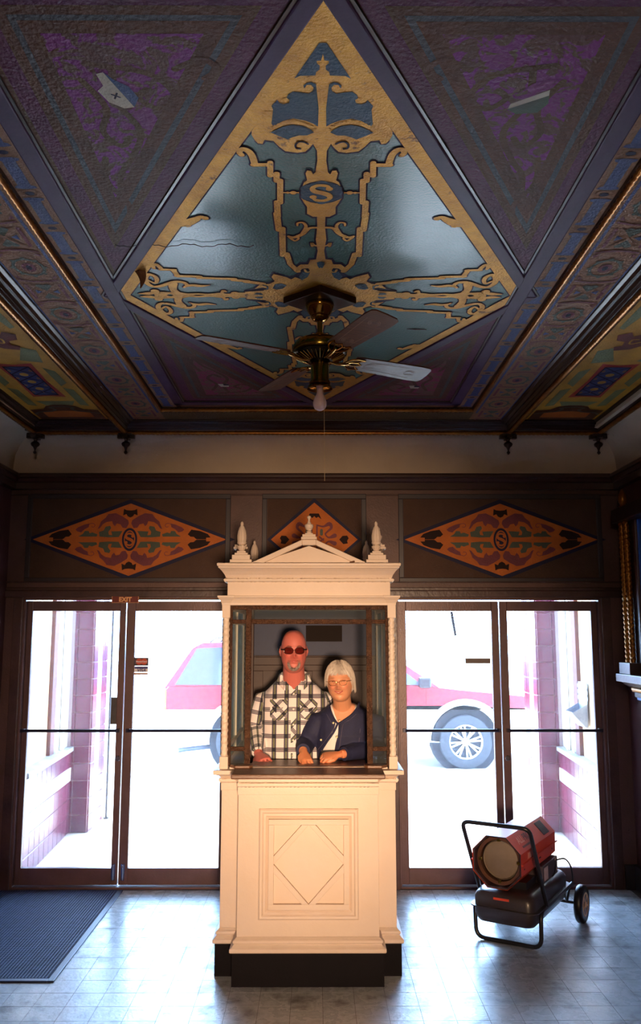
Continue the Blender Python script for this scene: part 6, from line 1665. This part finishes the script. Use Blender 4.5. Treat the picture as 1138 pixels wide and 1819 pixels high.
# keep the sleeves that lie in front of the opening
for A, E_ in ((a_el, a_wr), (b_el, b_wr), (a_sh, a_el), (b_sh, b_el)):
    t1, d1, q1, L1 = seg_coord(Q, A, E_); cut &= ~(d1 < .068)
cut |= Q[:, 2] > ws + .062
cutfaces(jm, cut)
jean = mat('navy_denim_jacket', srgb(34,38,74), .75, col2=srgb(26,28,58), nscale=18, bump=.2, bscale=200)
jo = finish(jm, 'jacket', jean, wom); md = jo.modifiers.new('s', 'SOLIDIFY'); md.thickness = .004; md.offset = 0
def jfront(x, z):
    R = [(.06,.92,.175,.125),(.045,1.04,.165,.125),(.03,1.14,.165,.13),(.015,ws-.11,.168,.13),(.015,ws-.02,.160,.10),(.012,ws+.02,.135,.085),(.008,ws+.05,.092,.07),(0,ws+.075,.058,.056)]
    for a, b in zip(R, R[1:]):
        if z <= b[1] or b is R[-1]:
            t = min(1.2, max(0, (z - a[1])/(b[1] - a[1]))); cy, rx, ry = (a[0]*(1-t)+b[0]*t, a[2]*(1-t)+b[2]*t + .018, a[3]*(1-t)+b[3]*t + .018)
            u = min(.97, abs(x)/rx); return cy - ry*(1 - u**2.4)**(1/2.4)
def edge(path, r=.006):
    e = MB(); pts = [Vector((x, jfront(x, z), z)) for x, z in path]; e.tube(smoothpath(pts, 5), [(r, .003)]*((len(pts)-1)*5+1), 8, up=(0,1,0)); return e
for nm, pth in (('neck_binding', [(640,1250),(636,1258),(626,1270),(612,1280),(601,1286),(594,1279),(588,1266),(585,1256)]), ('front_edge', [(600,1286),(592,1302),(581,1318),(571,1335)]), ('front_edge', [(603,1287),(602,1305),(598,1322),(596,1335)])):
    edge([xz(*p) for p in pth]).build(nm, jean, jo, smooth=60)
th = mat('pale_stitching', srgb(110,100,120), .7)
for pth in ([(633,1270),(622,1279),(610,1287),(606,1305),(604,1320),(602,1336)], [(580,1270),(588,1284),(594,1292),(584,1308),(574,1322),(564,1336)], [(640,1295),(638,1315),(636,1335)]):
    e = MB(); pts = [Vector((x, jfront(x, z) - .002, z)) for x, z in [xz(*p) for p in pth]]; e.tube(smoothpath(pts, 5), .0008, 4); e.build('stitching', th, jo)
bt = MB()
for p in ((603,1281),(598,1309),(570,1316),(592,1285)):
    x, z = xz(*p); bt.M = Matrix.Translation((x, jfront(x, z) - .004, z)) @ Matrix.Rotation(PI/2, 4, 'X'); bt.lathe([(.001,-.002),(.0065,-.002),(.007,.002),(.004,.0035),(.001,.003)], 12)
bt.build('jacket_buttons', mat('jacket_button', srgb(196,190,150), .3, metal=.5), jo)
for A, Wr in ((a_el, a_wr), (b_el, b_wr)):      # cuffs
    c_ = MB(); d_ = (Wr - A).normalized(); p1 = A*.22 + Wr*.78; p2 = A*.05 + Wr*.95
    c_.tube([p1, p2], [.043, .041], 18); c_.build('cuff', jean, jo, smooth=60)
sk = MB(); torso(sk, [(0, .06, .60, .18, .13), (0, .06, .80, .185, .135), (0, .06, .93, .178, .13)])
for s in (-1, 1): leg_parts(sk, (s*.09, .06, .82), (s*.10, .05, .46), (s*.10, .07, .07), [.11, .095, .075, .07, .062])
finish(remesh(sk, .012, 'trousers', 2), 'trousers', denim, wom)
for s in (-1, 1): shoe(wom, s*.10, .05, M['skirt'])
